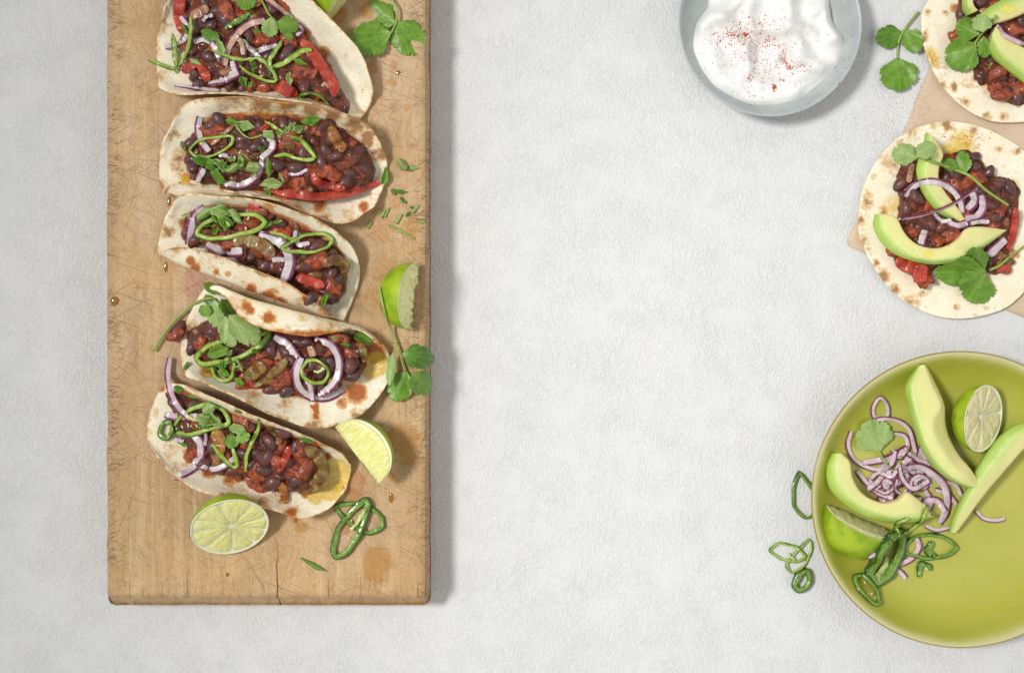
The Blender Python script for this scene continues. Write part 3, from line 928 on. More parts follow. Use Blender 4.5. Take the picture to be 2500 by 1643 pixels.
T2, F2 = taco('second taco from the top, open wide with browned back rim and long red pepper strip', [
    [(398, 341, .9), (450, 258, 2.2), (535, 238, 3.2), (640, 243, 3.5), (740, 256, 3.4), (839, 278, 2.9), (905, 312, 1.9), (942, 382, .8)],
    [(388, 380, .5), (440, 325, .9), (530, 290, 1.5), (620, 290, 1.7), (720, 300, 1.6), (800, 322, 1.3), (870, 356, .8), (945, 400, .4)],
    [(386, 420, .25), (450, 410, .2), (540, 395, .2), (620, 400, .2), (700, 410, .2), (780, 420, .2), (860, 430, .2), (944, 425, .3)],
    [(390, 455, .6), (450, 478, 1.2), (530, 474, 1.5), (600, 474, 1.6), (680, 466, 1.4), (770, 480, 1.0), (850, 490, .7), (937, 455, .5)],
    [(394, 474, .9), (432, 444, 2.6), (510, 455, 3.3), (600, 472, 3.5), (686, 491, 3.3), (760, 524, 2.7), (845, 545, 1.9), (916, 503, 1.0)]],
    [(462, 345), (460, 400), (478, 440), (540, 453), (620, 466), (690, 484), (760, 494), (830, 480), (880, 462), (908, 432), (905, 390), (880, 350),
     (840, 320), (790, 298), (720, 280), (640, 276), (560, 280), (512, 284), (492, 306)], 2,
    beans=cr('b', [(1230, 720), (1370, 700), (1150, 640), (880, 370), (775, 420), (500, 690), (500, 900), (1060, 520), (1420, 480), (540, 990), (1380, 1000)])
    + cr('c', [(800, 610), (900, 680), (1080, 880), (1250, 820), (205, 770), (420, 800), (265, 270), (830, 450), (1010, 980), (720, 740), (1160, 640)]),
    toms=cr('b', [(760, 560), (1050, 800), (1120, 330)]) + cr('c', [(620, 830), (740, 860), (860, 880), (680, 370), (460, 980), (340, 520)]), n_rand=48,
    toast=[(445, 375, 26, .24), (430, 400, 24, .22), (400, 455, 16, .26), (425, 330, 14, .14), (560, 252, 40, .16), (640, 258, 36, .32), (700, 262, 30, .30), (760, 270, 26, .34),
           (810, 285, 22, .42), (860, 310, 26, .40), (895, 340, 22, .42), (925, 380, 18, .30), (790, 535, 20, .26), (720, 510, 18, .20), (850, 520, 20, .16), (440, 425, 18, .16)],
    sauce=[(888, 505, 16, .7), (455, 435, 14, .8), (690, 250, 20, .5), (780, 505, 20, .62)], oil=[(452, 437, 10, .8)], base=.06)

T3, F3 = taco('third taco from the top, its pale front wall leaning over the filling', [
    [(402, 530, 1.0), (446, 478, 2.6), (540, 483, 3.2), (640, 493, 3.4), (740, 524, 3.3), (820, 566, 2.6), (868, 615, 1.5), (880, 665, .6)],
    [(392, 560, .5), (450, 522, 1.2), (540, 515, 1.6), (640, 532, 1.7), (735, 572, 1.5), (805, 618, 1.1), (850, 660, .7), (877, 690, .4)],
    [(386, 590, .3), (450, 588, .2), (540, 598, .2), (640, 635, .2), (730, 678, .2), (790, 710, .2), (830, 735, .2), (868, 718, .3)],
    [(384, 612, .7), (446, 644, 1.2), (520, 670, 1.5), (600, 701, 1.6), (690, 733, 1.5), (760, 757, 1.1), (800, 770, .8), (850, 762, .4)],
    [(384, 618, 1.0), (435, 602, 2.6), (522, 620, 3.8), (606, 650, 4.2), (690, 683, 4.0), (760, 727, 3.2), (805, 763, 1.8), (839, 787, .5)]],
    [(455, 530), (450, 585), (500, 604), (560, 622), (620, 648), (690, 680), (740, 704), (790, 735), (818, 738), (843, 690), (845, 650), (830, 610),
     (790, 578), (740, 548), (680, 522), (610, 505), (540, 500), (480, 510)], 3,
    beans=cr('d', [(1100, 640), (1160, 720), (1230, 780), (1330, 790), (1400, 820), (1660, 790), (1800, 560), (1560, 760), (1960, 850), (2040, 920), (470, 500), (1000, 690), (1760, 690), (1750, 1140), (1880, 990)]),
    toms=cr('d', [(1110, 590), (1690, 1010), (1800, 740), (1100, 270), (830, 500), (2000, 1010)]), n_rand=44,
    toast=[(412, 565, 17, .40), (425, 530, 14, .22), (520, 645, 30, .14), (600, 690, 30, .18), (640, 660, 22, .14), (680, 705, 22, .24), (740, 730, 22, .22), (790, 760, 18, .24), (430, 608, 20, .20)],
    sauce=[(468, 633, 13, .78), (480, 650, 14, .74), (615, 700, 16, .70), (655, 722, 24, .66), (685, 738, 22, .66), (745, 722, 10, .6), (450, 545, 18, .62), (530, 660, 12, .55), (560, 665, 12, .5), (655, 505, 20, .5)],
    base=-.02, zt=2.8)

T4, F4 = taco('fourth taco from the top, its back wall curled over, yellow oil at the right end', [
    [(505, 697, 1.2), (545, 724, 3.0), (590, 778, 4.0), (650, 808, 4.3), (735, 822, 4.2), (808, 815, 3.6), (870, 806, 2.4), (936, 846, 1.0)],
    [(486, 722, .8), (527, 704, 2.0), (600, 730, 2.5), (680, 752, 2.6), (770, 776, 2.3), (840, 794, 1.8), (895, 815, 1.1), (948, 862, .6)],
    [(447, 800, .3), (510, 800, .3), (600, 830, .25), (690, 850, .25), (780, 860, .25), (850, 870, .25), (905, 880, .25), (956, 886, .3)],
    [(440, 862, .6), (500, 900, 1.0), (590, 930, 1.3), (680, 950, 1.4), (770, 960, 1.2), (850, 945, .9), (905, 930, .6), (953, 912, .4)],
    [(444, 920, 1.4), (495, 932, 2.6), (590, 974, 3.3), (680, 1018, 3.2), (770, 1046, 2.7), (850, 1032, 2.0), (905, 993, 1.2), (945, 938, .7)]],
    [(460, 832), (478, 802), (520, 780), (570, 792), (620, 806), (700, 814), (800, 812), (870, 822), (893, 850), (884, 908), (850, 932), (800, 956),
     (740, 972), (690, 960), (620, 945), (560, 925), (500, 895)], 4,
    beans=cr('e', [(400, 650), (430, 590), (1140, 1040), (1130, 670), (1270, 560), (1600, 740), (1880, 720), (1860, 800), (1280, 1040), (1900, 900), (560, 510), (640, 470), (1580, 860), (1450, 600), (1080, 610)]),
    toms=cr('e', [(1000, 720), (1190, 960), (1230, 870), (480, 640), (680, 480), (1700, 640), (1120, 820), (900, 960), (1840, 640)]), n_rand=52,
    toast=[(468, 805, 22, .40), (452, 870, 16, .20), (445, 910, 14, .26), (600, 750, 22, .26), (660, 775, 24, .24), (800, 800, 40, .26), (570, 740, 20, .18), (700, 985, 20, .22), (770, 1010, 18, .18), (870, 1010, 16, .28), (930, 960, 12, .25), (620, 960, 22, .22), (770, 1035, 22, .25)],
    sauce=[(772, 1005, 9, .85), (772, 1020, 8, .85), (772, 990, 9, .8), (760, 990, 5, .7), (600, 750, 14, .7), (612, 762, 14, .7), (655, 778, 18, .72), (915, 862, 28, .86), (870, 960, 32, .7), (835, 985, 18, .6), (590, 785, 12, .72), (500, 880, 26, .62), (505, 905, 22, .60), (800, 770, 10, .4)],
    oil=[(922, 888, 30, .95), (905, 905, 24, .9), (735, 780, 12, .5), (505, 905, 16, .55)], base=.0, zt=2.7)

T5, F5 = taco('bottom taco of the row, touching the halved lime, yellow oil at its right end', [
    [(408, 930, 1.4), (457, 944, 3.0), (530, 977, 3.7), (620, 1017, 3.8), (710, 1052, 3.5), (790, 1086, 2.8), (835, 1110, 1.8), (857, 1135, .9)],
    [(385, 960, .8), (430, 970, 1.4), (515, 1005, 1.8), (610, 1045, 1.8), (700, 1078, 1.6), (780, 1107, 1.3), (830, 1130, .9), (858, 1148, .6)],
    [(362, 1010, .3), (420, 1030, .25), (500, 1070, .25), (590, 1110, .25), (680, 1140, .25), (750, 1160, .25), (805, 1170, .25), (853, 1168, .3)],
    [(359, 1060, .5), (400, 1100, .9), (480, 1150, 1.2), (570, 1180, 1.3), (660, 1205, 1.2), (740, 1220, 1.0), (795, 1215, .7), (844, 1195, .5)],
    [(370, 1095, 1.2), (415, 1152, 2.2), (485, 1197, 2.8), (575, 1216, 2.9), (660, 1240, 2.6), (735, 1263, 2.0), (795, 1246, 1.2), (836, 1208, .7)]],
    [(408, 958), (450, 952), (520, 988), (600, 1020), (680, 1050), (760, 1080), (792, 1112), (795, 1150), (760, 1184), (700, 1198), (640, 1186), (570, 1158),
     (500, 1130), (455, 1080), (430, 1020)], 5,
    beans=cr('f', [(1240, 720), (1190, 630), (370, 300), (500, 350), (1200, 870), (1260, 1120), (890, 1000), (970, 830), (1080, 560), (1060, 930), (1380, 620), (620, 900), (330, 340)]),
    toms=cr('f', [(900, 1060), (1120, 1130), (1490, 980), (960, 500), (1000, 720), (1280, 870), (820, 830), (1540, 880), (1100, 1000), (480, 830), (1330, 780)]), n_rand=52,
    toast=[(365, 1055, 12, .24), (420, 1110, 34, .20), (440, 1135, 24, .22), (382, 1010, 14, .16), (560, 1206, 26, .28), (640, 1230, 22, .28), (590, 1190, 22, .22), (712, 1250, 20, .36), (830, 1185, 14, .34), (470, 950, 16, .14), (780, 1085, 20, .24), (690, 1215, 20, .2)],
    sauce=[(712, 1252, 15, .84), (468, 1110, 24, .66), (510, 1150, 22, .68), (450, 1075, 20, .5), (826, 1195, 9, .75), (800, 1115, 12, .7), (560, 1170, 22, .6), (745, 1205, 14, .7), (770, 1090, 16, .66), (395, 948, 12, .7)],
    oil=[(825, 1150, 34, .95), (805, 1195, 32, .95), (770, 1212, 22, .8), (838, 1165, 20, .9)], base=.0, zt=2.6)

# ------------------------------------------------------------------ right-hand side: parchment, flat tortillas, bowl, plate
def build_paper():
    outline = [(2290, 118), (2252, 205), (2214, 308), (2150, 430), (2066, 588), (2068, 600), (2180, 650), (2330, 712), (2450, 755), (2560, 800), (2760, 860), (2800, 500), (2790, 100), (2600, 20), (2420, 40)]
    R = resample(np.array(outline, float), 120, True)
    c = R.mean(0)
    V, ts = [], np.linspace(0, 1, 22)
    for t in ts:
        for q in R:
            x, y = c + (q - c) * t
            h = .07 + .05 * fnoise(x * .006, y * .006, 4, 2) + .10 * max(0, t - .9) * (1 + fnoise(q[0] * .02, q[1] * .02, 8)) * 3
            V.append(Wt(x, y, max(h, .05)))
    V = np.array(V); F = grid_faces(len(ts), len(R), closed_v=True)
    a, b, d = (V[i] for i in F[600][:3])
    if np.cross(b - a, d - b)[2] < 0:
        F = [f[::-1] for f in F]
    mk('parchment_paper', V, F, MT['paper'], reg=True, solid=.00025, label='tan sheet of baking parchment under the two flat tortillas', cat='paper')
build_paper()

def flat_tortilla(parent, outline, poly, z0, seed, toast=(), sauce=(), oil=(), base=.0, spill=14):
    R = smooth_path(outline, 150, True)[:, :2]
    c = R.mean(0)
    ts = np.r_[np.linspace(0, .9, 24), np.linspace(.92, 1.0, 6)]
    V, E = [], []
    for t in ts:
        for q in R:
            x, y = c + (q - c) * t * (1 + .006 * fnoise(q[0] * .02, q[1] * .02, seed) * t)
            h = z0 + .12 * fnoise(x * .011, y * .011, seed, 2) + .35 * max(0, t - .75) * (1 + 1.6 * fnoise(q[0] * .006, q[1] * .006, seed + 2))
            V.append(Wt(x, y, h)); E.append((1 - t) * 7.2)
    V = np.array(V); F = grid_faces(len(ts), len(R), closed_v=True)
    a, b, d = (V[i] for i in F[900][:3])
    if np.cross(b - a, d - b)[2] < 0:
        F = [f[::-1] for f in F]
    Q = to_px(V); d = poly_dist(Q, poly); E = np.array(E)
    at = {'toast': base + .03 + .08 * np.exp(-E / .5) + spots(Q, toast),
          'sauce': np.maximum(np.clip(.74 - np.maximum(d, -6) / spill, 0, .9), spots(Q, sauce)), 'oil': spots(Q, oil)}
    return mk('tortilla', V, F, MT['tortilla'], parent=parent, attrs=at, reg=True, solid=.0022, sub=1)

rim1 = [(2097, 566), (2100, 496), (2116, 440), (2146, 386), (2183, 346), (2216, 323), (2266, 303), (2316, 296), (2366, 302), (2416, 317), (2466, 343), (2510, 376),
        (2550, 440), (2566, 520), (2556, 620), (2520, 690), (2476, 739), (2432, 762), (2359, 779), (2299, 775), (2249, 759), (2200, 729), (2160, 689), (2130, 646), (2107, 599)]
poly1 = [(2210, 396), (2193, 433), (2196, 493), (2190, 560), (2183, 626), (2230, 675), (2256, 690), (2272, 662), (2316, 645), (2383, 652), (2429, 668), (2462, 650),
         (2462, 596), (2484, 519), (2479, 446), (2422, 430), (2402, 403), (2366, 372), (2316, 376), (2283, 393)]
D1 = thing('tostada', Wt(2330, 540, .1), 'flat round tortilla topped with beans and a big avocado crescent, on parchment', 'tortilla', 'flat topped tortillas')
ed = []
for k in range(46):
    a = math.radians(100 + k * 5.0); r1 = 1.0
    q = resample(np.array(rim1, float), 200, True)
for (x, y) in [(2228, 325), (2195, 350), (2160, 385), (2135, 425), (2118, 468), (2110, 505), (2108, 545), (2112, 585), (2122, 618), (2135, 645), (2160, 680), (2190, 705), (2220, 730), (2280, 305), (2320, 303), (2150, 520)]:
    ed.append((x + random.uniform(-9, 9), y + random.uniform(-9, 9), random.uniform(7, 19), random.uniform(.24, .46)))
flat_tortilla(D1, rim1, poly1, .55, 21, toast=ed + [(2170, 400, 26, .22), (2375, 320, 14, .34), (2440, 365, 12, .30), (2485, 370, 12, .30), (2385, 345, 26, .14), (2300, 420, 20, .1), (2334, 750, 10, .34), (2410, 750, 8, .30), (2250, 720, 10, .26), (2155, 660, 10, .2), (2230, 740, 14, .24), (2180, 610, 20, .1)],
              sauce=[(2195, 640, 16, .55), (2470, 560, 18, .5), (2480, 620, 16, .55), (2330, 380, 20, .6), (2360, 355, 14, .55)], oil=[(2178, 502, 34, .48), (2350, 352, 44, .52), (2315, 368, 26, .6), (2472, 455, 26, .45)], base=.03)
G1 = filling(D1, poly1, 1.75, .85, 31, base=0.0, beans=cr('n', [(450, 510), (1240, 535), (1155, 515), (490, 685), (680, 800), (990, 310), (1080, 430), (1100, 660), (840, 440), (560, 610), (1100, 1060), (1130, 760)]),
             toms=cr('n', [(800, 880), (740, 920), (950, 500), (1010, 470), (880, 520), (1180, 690), (530, 860), (600, 1170), (650, 700), (430, 1000)]), n_rand=50)
for pts, w, m in (([(1290, 690), (1280, 830), (1230, 1000)], 62, 'red'), ([(420, 1050), (500, 1110), (590, 1110)], 105, 'red'), ([(600, 1100), (590, 1170), (600, 1235)], 105, 'red'),
                  ([(1150, 1120), (1250, 1145)], 70, 'red'), ([(505, 500), (520, 430), (535, 370)], 45, 'softonion')):
    strip('pepper_strip', G1, 'n', pts, w, m, th=.0035, lift=.05)

rim2 = [(2267, 0), (2253, 29), (2249, 63), (2253, 105), (2267, 144), (2284, 184), (2309, 220), (2347, 259), (2386, 284), (2424, 297), (2472, 300), (2540, 292), (2620, 260),
        (2690, 190), (2710, 90), (2690, -20), (2620, -110), (2500, -150), (2380, -120), (2300, -60)]
poly2 = [(2345, -30), (2341, 30), (2336, 92), (2372, 160), (2424, 221), (2478, 258), (2530, 240), (2570, 190), (2585, 100), (2560, -30), (2450, -70), (2390, -60)]
D2 = thing('tostada', Wt(2480, 75, .1), 'flat topped tortilla in the top right corner, cut off by the photo edge', 'tortilla', 'flat topped tortillas')
flat_tortilla(D2, rim2, poly2, .60, 22, toast=[(2262, 30, 11, .36), (2308, 33, 9, .34), (2258, 92, 13, .38), (2268, 130, 14, .30), (2278, 150, 12, .36), (2300, 205, 10, .3), (2330, 212, 12, .34), (2358, 250, 12, .38), (2365, 200, 20, .2), (2410, 285, 12, .34), (2450, 285, 14, .3), (2395, 190, 12, .24), (2290, 80, 8, .2), (2400, 225, 8, .26)],
              sauce=[(2330, 20, 14, .6), (2405, 205, 14, .5)], oil=[(2276, 138, 34, .42), (2328, 75, 18, .4)], base=.03)
G2 = filling(D2, poly2, 1.6, .8, 32, base=0.0, beans=cr('m', [(1800, 50), (1560, 190), (1640, 540), (1760, 700), (2250, 1240), (2300, 300), (2150, 1180), (2060, 950)]),
             toms=cr('m', [(1560, 500), (2020, 920), (2060, 1120), (2200, 330), (2280, 1060), (2100, 1200)]), n_rand=40)

# ------------------------------------------------------------------ bowl of yogurt
BH = .60                          # the bowl is low and wide
BC = W(1879, 62, .046 * BH)
def build_bowl():
    R = 226 * PX * (CAM_H - .046 * BH) / CAM_H
    prof = [(.030, .004), (.031, .000), (.034, .000), (.035, .003), (R * .70, .010), (R * .86, .021), (R * .95, .034), (R * .985, .043), (R * .993, .0455), (R * .985, .0472), (R * .965, .0470), (R * .945, .0448),
            (R * .915, .0385), (R * .87, .031), (R * .78, .021), (R * .62, .0125), (R * .40, .0085), (.010, .0075), (.0005, .0075)]
    prof = [(r, z * BH) for r, z in prof]
    wob = lambda a, r, z: 1 + .012 * math.cos(2 * a + .8) + .008 * math.sin(3 * a + .4)
    V, F = revolve([(.0005, .004)] + prof, (BC[0], BC[1], 0), 120, wob)
    rad = np.tile(np.clip(np.array([.3] + [p[0] / (R * .993) if i > 5 else .8 for i, p in enumerate(prof)]), 0, 1), 120)
    mk('bowl', V, F, MT['bowl'], reg=True, attrs={'rad': rad}, sub=1, label='speckled grey blue ceramic bowl holding white herb yogurt', cat='bowl')
build_bowl()

def build_yogurt():
    out = [(1693, 128), (1700, 150), (1708, 172), (1733, 205), (1756, 222), (1790, 240), (1835, 256), (1880, 260), (1912, 258), (1950, 245), (1990, 226), (2030, 190), (2052, 150), (2058, 112), (2046, 84), (2028, 62),
           (2018, 20), (2014, -50), (1975, -110), (1900, -135), (1820, -125), (1755, -80), (1738, -20), (1737, 20), (1726, 34), (1710, 60), (1699, 95)]
    R = smooth_path(out, 150, True)[:, :2]
    c = np.array([1878.0, 70.0])
    R = c + (R - c) * 1.06
    # spoon strokes: crest lines (px path, height cm, half width px, one-sided sharpness)
    strokes = [(cr('q', [(430, 230), (560, 160), (660, 200), (740, 330), (850, 480)]), .50, 24), (cr('q', [(620, 140), (720, 60), (800, -20)]), .40, 22),
               (cr('q', [(880, 430), (890, 560), (900, 660)]), .34, 13), (cr('q', [(920, 20), (900, 130), (960, 260), (1180, 290), (1240, 250)]), .42, 20),
               (cr('q', [(1260, -40), (1290, 120), (1300, 260), (1360, 420), (1360, 560)]), .62, 24), (cr('q', [(1400, 250), (1500, 320), (1560, 400), (1680, 380), (1760, 360)]), .40, 20),
               (cr('q', [(1500, 120), (1640, 60), (1640, 200), (1700, 320)]), .46, 24), (cr('q', [(480, 330), (520, 520), (620, 740), (800, 820)]), .40, 34), (cr('q', [(1000, 820), (1180, 800), (1300, 760)]), .30, 16),
               (cr('q', [(1400, 720), (1560, 620), (1700, 560)]), .34, 26), (cr('q', [(900, 950), (1100, 930), (1350, 880)]), .28, 20), (cr('q', [(1420, 440), (1480, 580), (1580, 660)]), .26, 16)]
    segs = [(smooth_path(p, 24)[:, :2], h, w) for p, h, w in strokes]
    dips = [(cr('q', [(980, 500), (1060, 620), (1160, 700)]), .45, 34), (cr('q', [(1000, 200), (1060, 330), (1150, 420)]), .30, 30), (cr('q', [(1240, 480), (1230, 580)]), .35, 14), (cr('q', [(700, 330), (820, 360)]), .18, 20)]
    segs += [(smooth_path(p, 16)[:, :2], -h, w) for p, h, w in dips]
    ts = np.r_[np.linspace(0, .86, 44), np.linspace(.885, 1.0, 12)]
    V = []
    for t in ts:
        X = c + (R - c) * t
        H = np.full(len(R), 1.45) + .25 * (1 - t ** 2)
        for P, h, w in segs:
            d2 = ((X[:, None, :] - P[None]) ** 2).sum(2).min(1)
            H += 1.75 * h * np.exp(-d2 / (.85 * w * w))
        edge = max(0, 1 - t) / .12
        if edge < 1:
            H = .95 + (H - .95) * math.sqrt(max(0, 1 - (1 - edge) ** 2))
        for (x, y), h in zip(X, H):
            q = 1 + .010 * fnoise(x * .03, y * .03, 2, 2) * t
            x, y = c + (np.array([x, y]) - c) * q
            h += .07 * fnoise(x * .03, y * .03, 5, 2) + .45 * (.5 - abs(fnoise(x * .016 + 3, y * .016, 9, 1))) * (1 - t ** 6)
            V.append(Wt(x, y, h))
    V = np.array(V); F = grid_faces(len(ts), len(R), closed_v=True)
    a, b, d = (V[i] for i in F[2000][:3])
    if np.cross(b - a, d - b)[2] < 0:
        F = [f[::-1] for f in F]
    y = mk('yogurt', V, F, MT['yogurt'], reg=True, label='thick white yogurt in the bowl, swirled and dusted with paprika', cat='yogurt')
    return y
YOG = build_yogurt()

def flakes(name, spec, parent=None, label=None, lift=.00015, mat='paprika', kind='stuff'):
    """many tiny grains joined into one mesh; spec rows: px, py, spread px, count, size mm lo, hi"""
    r = random.Random(91); V, F = [], []
    for px, py, sx, sy, n, lo, hi in spec:
        for _ in range(n):
            x, y = px + r.gauss(0, sx), py + r.gauss(0, sy)
            p = drop(x, y); s = r.uniform(lo, hi) * .0005 * (1 if r.random() < .8 else 1.6); p[2] += lift
            b = len(V); a0 = r.uniform(0, 6.3)
            for k in range(5):
                a = a0 + k * 2 * math.pi / 5; q = s * r.uniform(.6, 1.2)
                V.append((p[0] + q * math.cos(a), p[1] + q * math.sin(a), p[2] - s * .3))
            V.append((p[0], p[1], p[2] + s * .55))
            for k in range(5):
                F.append((b + k, b + (k + 1) % 5, b + 5))
    return mk(name, V, F, MT[mat], parent=parent, smooth=False, kind=kind, label=label)
q = lambda x, y: cr('q', [(x, y)])[0]
sp = [(q(1000, 430)[0], q(1000, 430)[1], 62, 42, 1100, .25, .75), (q(760, 340)[0], q(760, 340)[1], 26, 10, 110, .35, 1.2), (q(860, 340)[0], q(860, 340)[1], 4, 2.5, 26, .6, 1.5), (q(1080, 410)[0], q(1080, 410)[1], 9, 7, 40, .5, 1.4),
      (q(740, 340)[0], q(740, 340)[1], 4, 4, 16, .6, 1.4), (q(1135, 840)[0], q(1135, 840)[1], 3.5, 5, 30, .6, 1.6), (q(1330, 610)[0], q(1330, 610)[1], 9, 9, 50, .5, 1.4), (q(1240, 560)[0], q(1240, 560)[1], 6, 13, 260, .25, .6), (q(910, 750)[0], q(910, 750)[1], 4, 4, 12, .6, 1.4),
      (q(1210, 770)[0], q(1210, 770)[1], 5, 4, 14, .5, 1.3), (q(1440, 620)[0], q(1440, 620)[1], 18, 9, 24, .4, 1.2), (q(930, 930)[0], q(930, 930)[1], 10, 6, 10, .5, 1.2), (q(580, 420)[0], q(580, 420)[1], 30, 26, 40, .3, 1.1), (q(930, 230)[0], q(930, 230)[1], 30, 12, 70, .4, 1.3), (q(1060, 700)[0], q(1060, 700)[1], 40, 24, 150, .25, .9)]
flakes('paprika_dusting', sp, parent=YOG)
flakes('paprika_spill', [(2140, 205, 70, 75, 420, .2, .5), (2175, 300, 40, 40, 240, .2, .65), (2245, 265, 34, 40, 200, .25, .7), (2140, 345, 60, 30, 160, .2, .5)],
       label='fine paprika dust spilled on the table between bowl and parchment', lift=.0001)

# ------------------------------------------------------------------ green plate
PC = W(2345, 1219, .030)
def build_plate():
    R = 365 * PX * (CAM_H - .030) / CAM_H
    prof = [(.0005, .004), (.055, .004), (.0565, .000), (.060, .000), (.061, .004), (R * .70, .007), (R * .88, .014), (R * .965, .0235), (R * .992, .0285), (R * .998, .0300), (R * .994, .0312), (R * .982, .0314), (R * .965, .0302),
            (R * .935, .0265), (R * .895, .0205), (R * .845, .0150), (R * .78, .0112), (R * .70, .0093), (R * .55, .0085), (R * .3, .0082), (.0005, .0082)]
    wob = lambda a, r, z: 1 + .004 * math.cos(2 * a + .3)
    V, F = revolve(prof, (PC[0], PC[1], 0), 160, wob)
    rad = np.tile(np.array([1.0 if i < 10 else p[0] / (R * .998) for i, p in enumerate(prof)]), 160)
    mk('plate', V, F, MT['plate'], reg=True, attrs={'rad': rad}, sub=1, label='lime green glazed round plate with pale rim, cut off at right', cat='plate')
build_plate()
PLATE_TREE = REG[(int(PC[0] // CELL), int(PC[1] // CELL))][-1][4]

# ------------------------------------------------------------------ garnish builders
def world_turn(path):
    d = np.diff(path[:, :2], axis=0)
    return np.sum(d[:-1, 0] * d[1:, 1] - d[:-1, 1] * d[1:, 0])
def onion(label, c, pts, w, mat='onion', th=2.2, flip=False, lift=.06, closed=False, tilt=0.0, n=None, group='red onion slices'):
    s = CROPS[c][2]
    n = n or (36 if closed else 26)
    if not closed and len(pts) == 2:
        (x0, y0), (x1, y1) = pts[0][:2], pts[1][:2]
        pts = [pts[0], ((x0 + x1) / 2 + (y1 - y0) * .06, (y0 + y1) / 2 - (x1 - x0) * .06), pts[1]]
    path = drape_path(cr(c, pts), n, closed, half=th * .0005, lift=lift)
    if (world_turn(np.vstack([path, path[:2]]) if closed else path) > 0) != flip:
        path = path[::-1].copy()
    t = np.linspace(0, 1, n)
    th = th * .62
    w = w * .86
    ww = w * s * PX * (np.ones(n) if closed else (.80 + .20 * np.minimum(1, np.minimum(t, 1 - t) * 9)))
    ww = ww * np.array([1 + .10 * fnoise(i * .3, w * .1, len(label), 2) for i in range(n)])
    V, F, A = sweep_mesh(path, ww, th * .001, tilt=tilt + np.array([.45 * fnoise(i * .09, len(label), w, 1) for i in range(n)]), closed=closed, k=14, power=7.0, skew=.12)
    return mk('onion_slice', V, F, MT[mat], attrs=A, reg=True, label=label, cat='onion', group=group)

def bent(label, c, pts, w, mat='chilli', th=3.0, lift=.06, flip=False, closed=False, parent=None, name=None, seeds=0, tilt=0.0, group='sliced green chillies', taper=.45, membrane=False):
    """a ring (closed) or curved strip of green chilli"""
    s = CROPS[c][2]; n = 48 if closed else 28
    th = th * (.8 if closed else .62)
    w = w * .80
    if not closed and len(pts) == 2:
        (x0, y0), (x1, y1) = pts[0][:2], pts[1][:2]
        pts = [pts[0], ((x0 + x1) / 2 + (y1 - y0) * .05, (y0 + y1) / 2 - (x1 - x0) * .05), pts[1]]
    pp = cr(c, pts)
    path = drape_path(pp, n, closed, half=th * .0005, lift=lift, stiff=6 if closed else 3, soft=.6)
    if (world_turn(np.vstack([path, path[:2]]) if closed else path) > 0) != flip:
        path = path[::-1].copy()
    t = np.linspace(0, 1, n)
    ww = w * s * PX * (np.ones(n) if closed else (taper + (1 - taper) * np.minimum(1, np.minimum(t, 1 - t) * 5)))
    ww = ww * np.array([1 + .30 * fnoise(math.cos(6.283 * i / n) * 1.1, math.sin(6.283 * i / n) * 1.1, len(label) + w, 1) for i in range(n)])
    lean = np.array([.75 * fnoise(math.cos(6.283 * i / n) * 1.3 + 5, math.sin(6.283 * i / n) * 1.3, len(label) + w * .7, 1) for i in range(n)])
    if th > 4.5:
        lean *= .2
    V, F, A = sweep_mesh(path, ww, th * .001, closed=closed, k=14, power=5.0, tilt=tilt + lean)
    for v in V:
        v += .0006 * np.array([fnoise(v[0] * 110, v[1] * 110, 1, 2), fnoise(v[0] * 110, v[1] * 110, 7, 2), 0])
    o = mk(name or ('chilli_ring' if closed else 'chilli_strip'), V, F, MT[mat], parent=parent, attrs=A, reg=True,
           label=None if parent else label, cat=None if parent else 'chilli', group=None if parent else group)
    if membrane:
        P = np.array(pp)[:, :2]; ctr = P.mean(0); r = random.Random(len(label))
        a = P[r.randrange(len(P))]
        q = [tuple(a * .8 + ctr * .2), tuple(ctr * .7 + a * .3 + np.array([2, 3])), tuple(ctr)]
        pm = drape_path(q, 12, half=.0008, lift=lift + .05)
        Vm, Fm, Am = sweep_mesh(pm, w * s * PX * .9 * np.linspace(1, .5, 12), .0016, k=10)
        for v in Vm:
            v += .0009 * np.array([fnoise(v[0] * 400, v[1] * 400, 1, 2), fnoise(v[0] * 400, v[1] * 400, 5, 2), fnoise(v[0] * 400, v[1] * 400, 9, 2)])
        mk('membrane', Vm, Fm, MT['membrane'], parent=o, attrs=Am)
    if seeds:
        P = np.array(pp)[:, :2]; ctr = P.mean(0); r = random.Random(len(label) + 2)
        for k in range(seeds):
            a = P[r.randrange(len(P))]; f = r.uniform(.25, .72)
            p = drop(*(a * f + ctr * (1 - f))); p[2] += .0008
            ob = bpy.data.objects.new('seed', SEED[0]); place(ob, p, o)
            ob.scale = (.0015, .0013, .0006); ob.rotation_euler = (r.uniform(-.5, .5), r.uniform(-.5, .5), r.uniform(0, 6))
    return o
SEED = blob_mesh('seed', MT['seed'], 'bean', 3)

def quad_drape(pp, q=.80, plane=False):
    """height field (quadratic) that rests on what lies under the pixel points"""
    Z = np.array([drop(x, y)[2] for x, y in pp])
    P = np.array(pp); m = P.mean(0); X = (P - m) / 40.0
    A = np.stack([np.ones(len(X)), X[:, 0], X[:, 1]] + ([] if plane else [X[:, 0] ** 2, X[:, 0] * X[:, 1], X[:, 1] ** 2]), 1)
    L = np.eye(A.shape[1]) * .02 * len(X); L[0, 0] = 0
    co = np.linalg.solve(A.T @ A + L, A.T @ Z)
    z = A @ co
    return z + np.quantile(Z - z, q)

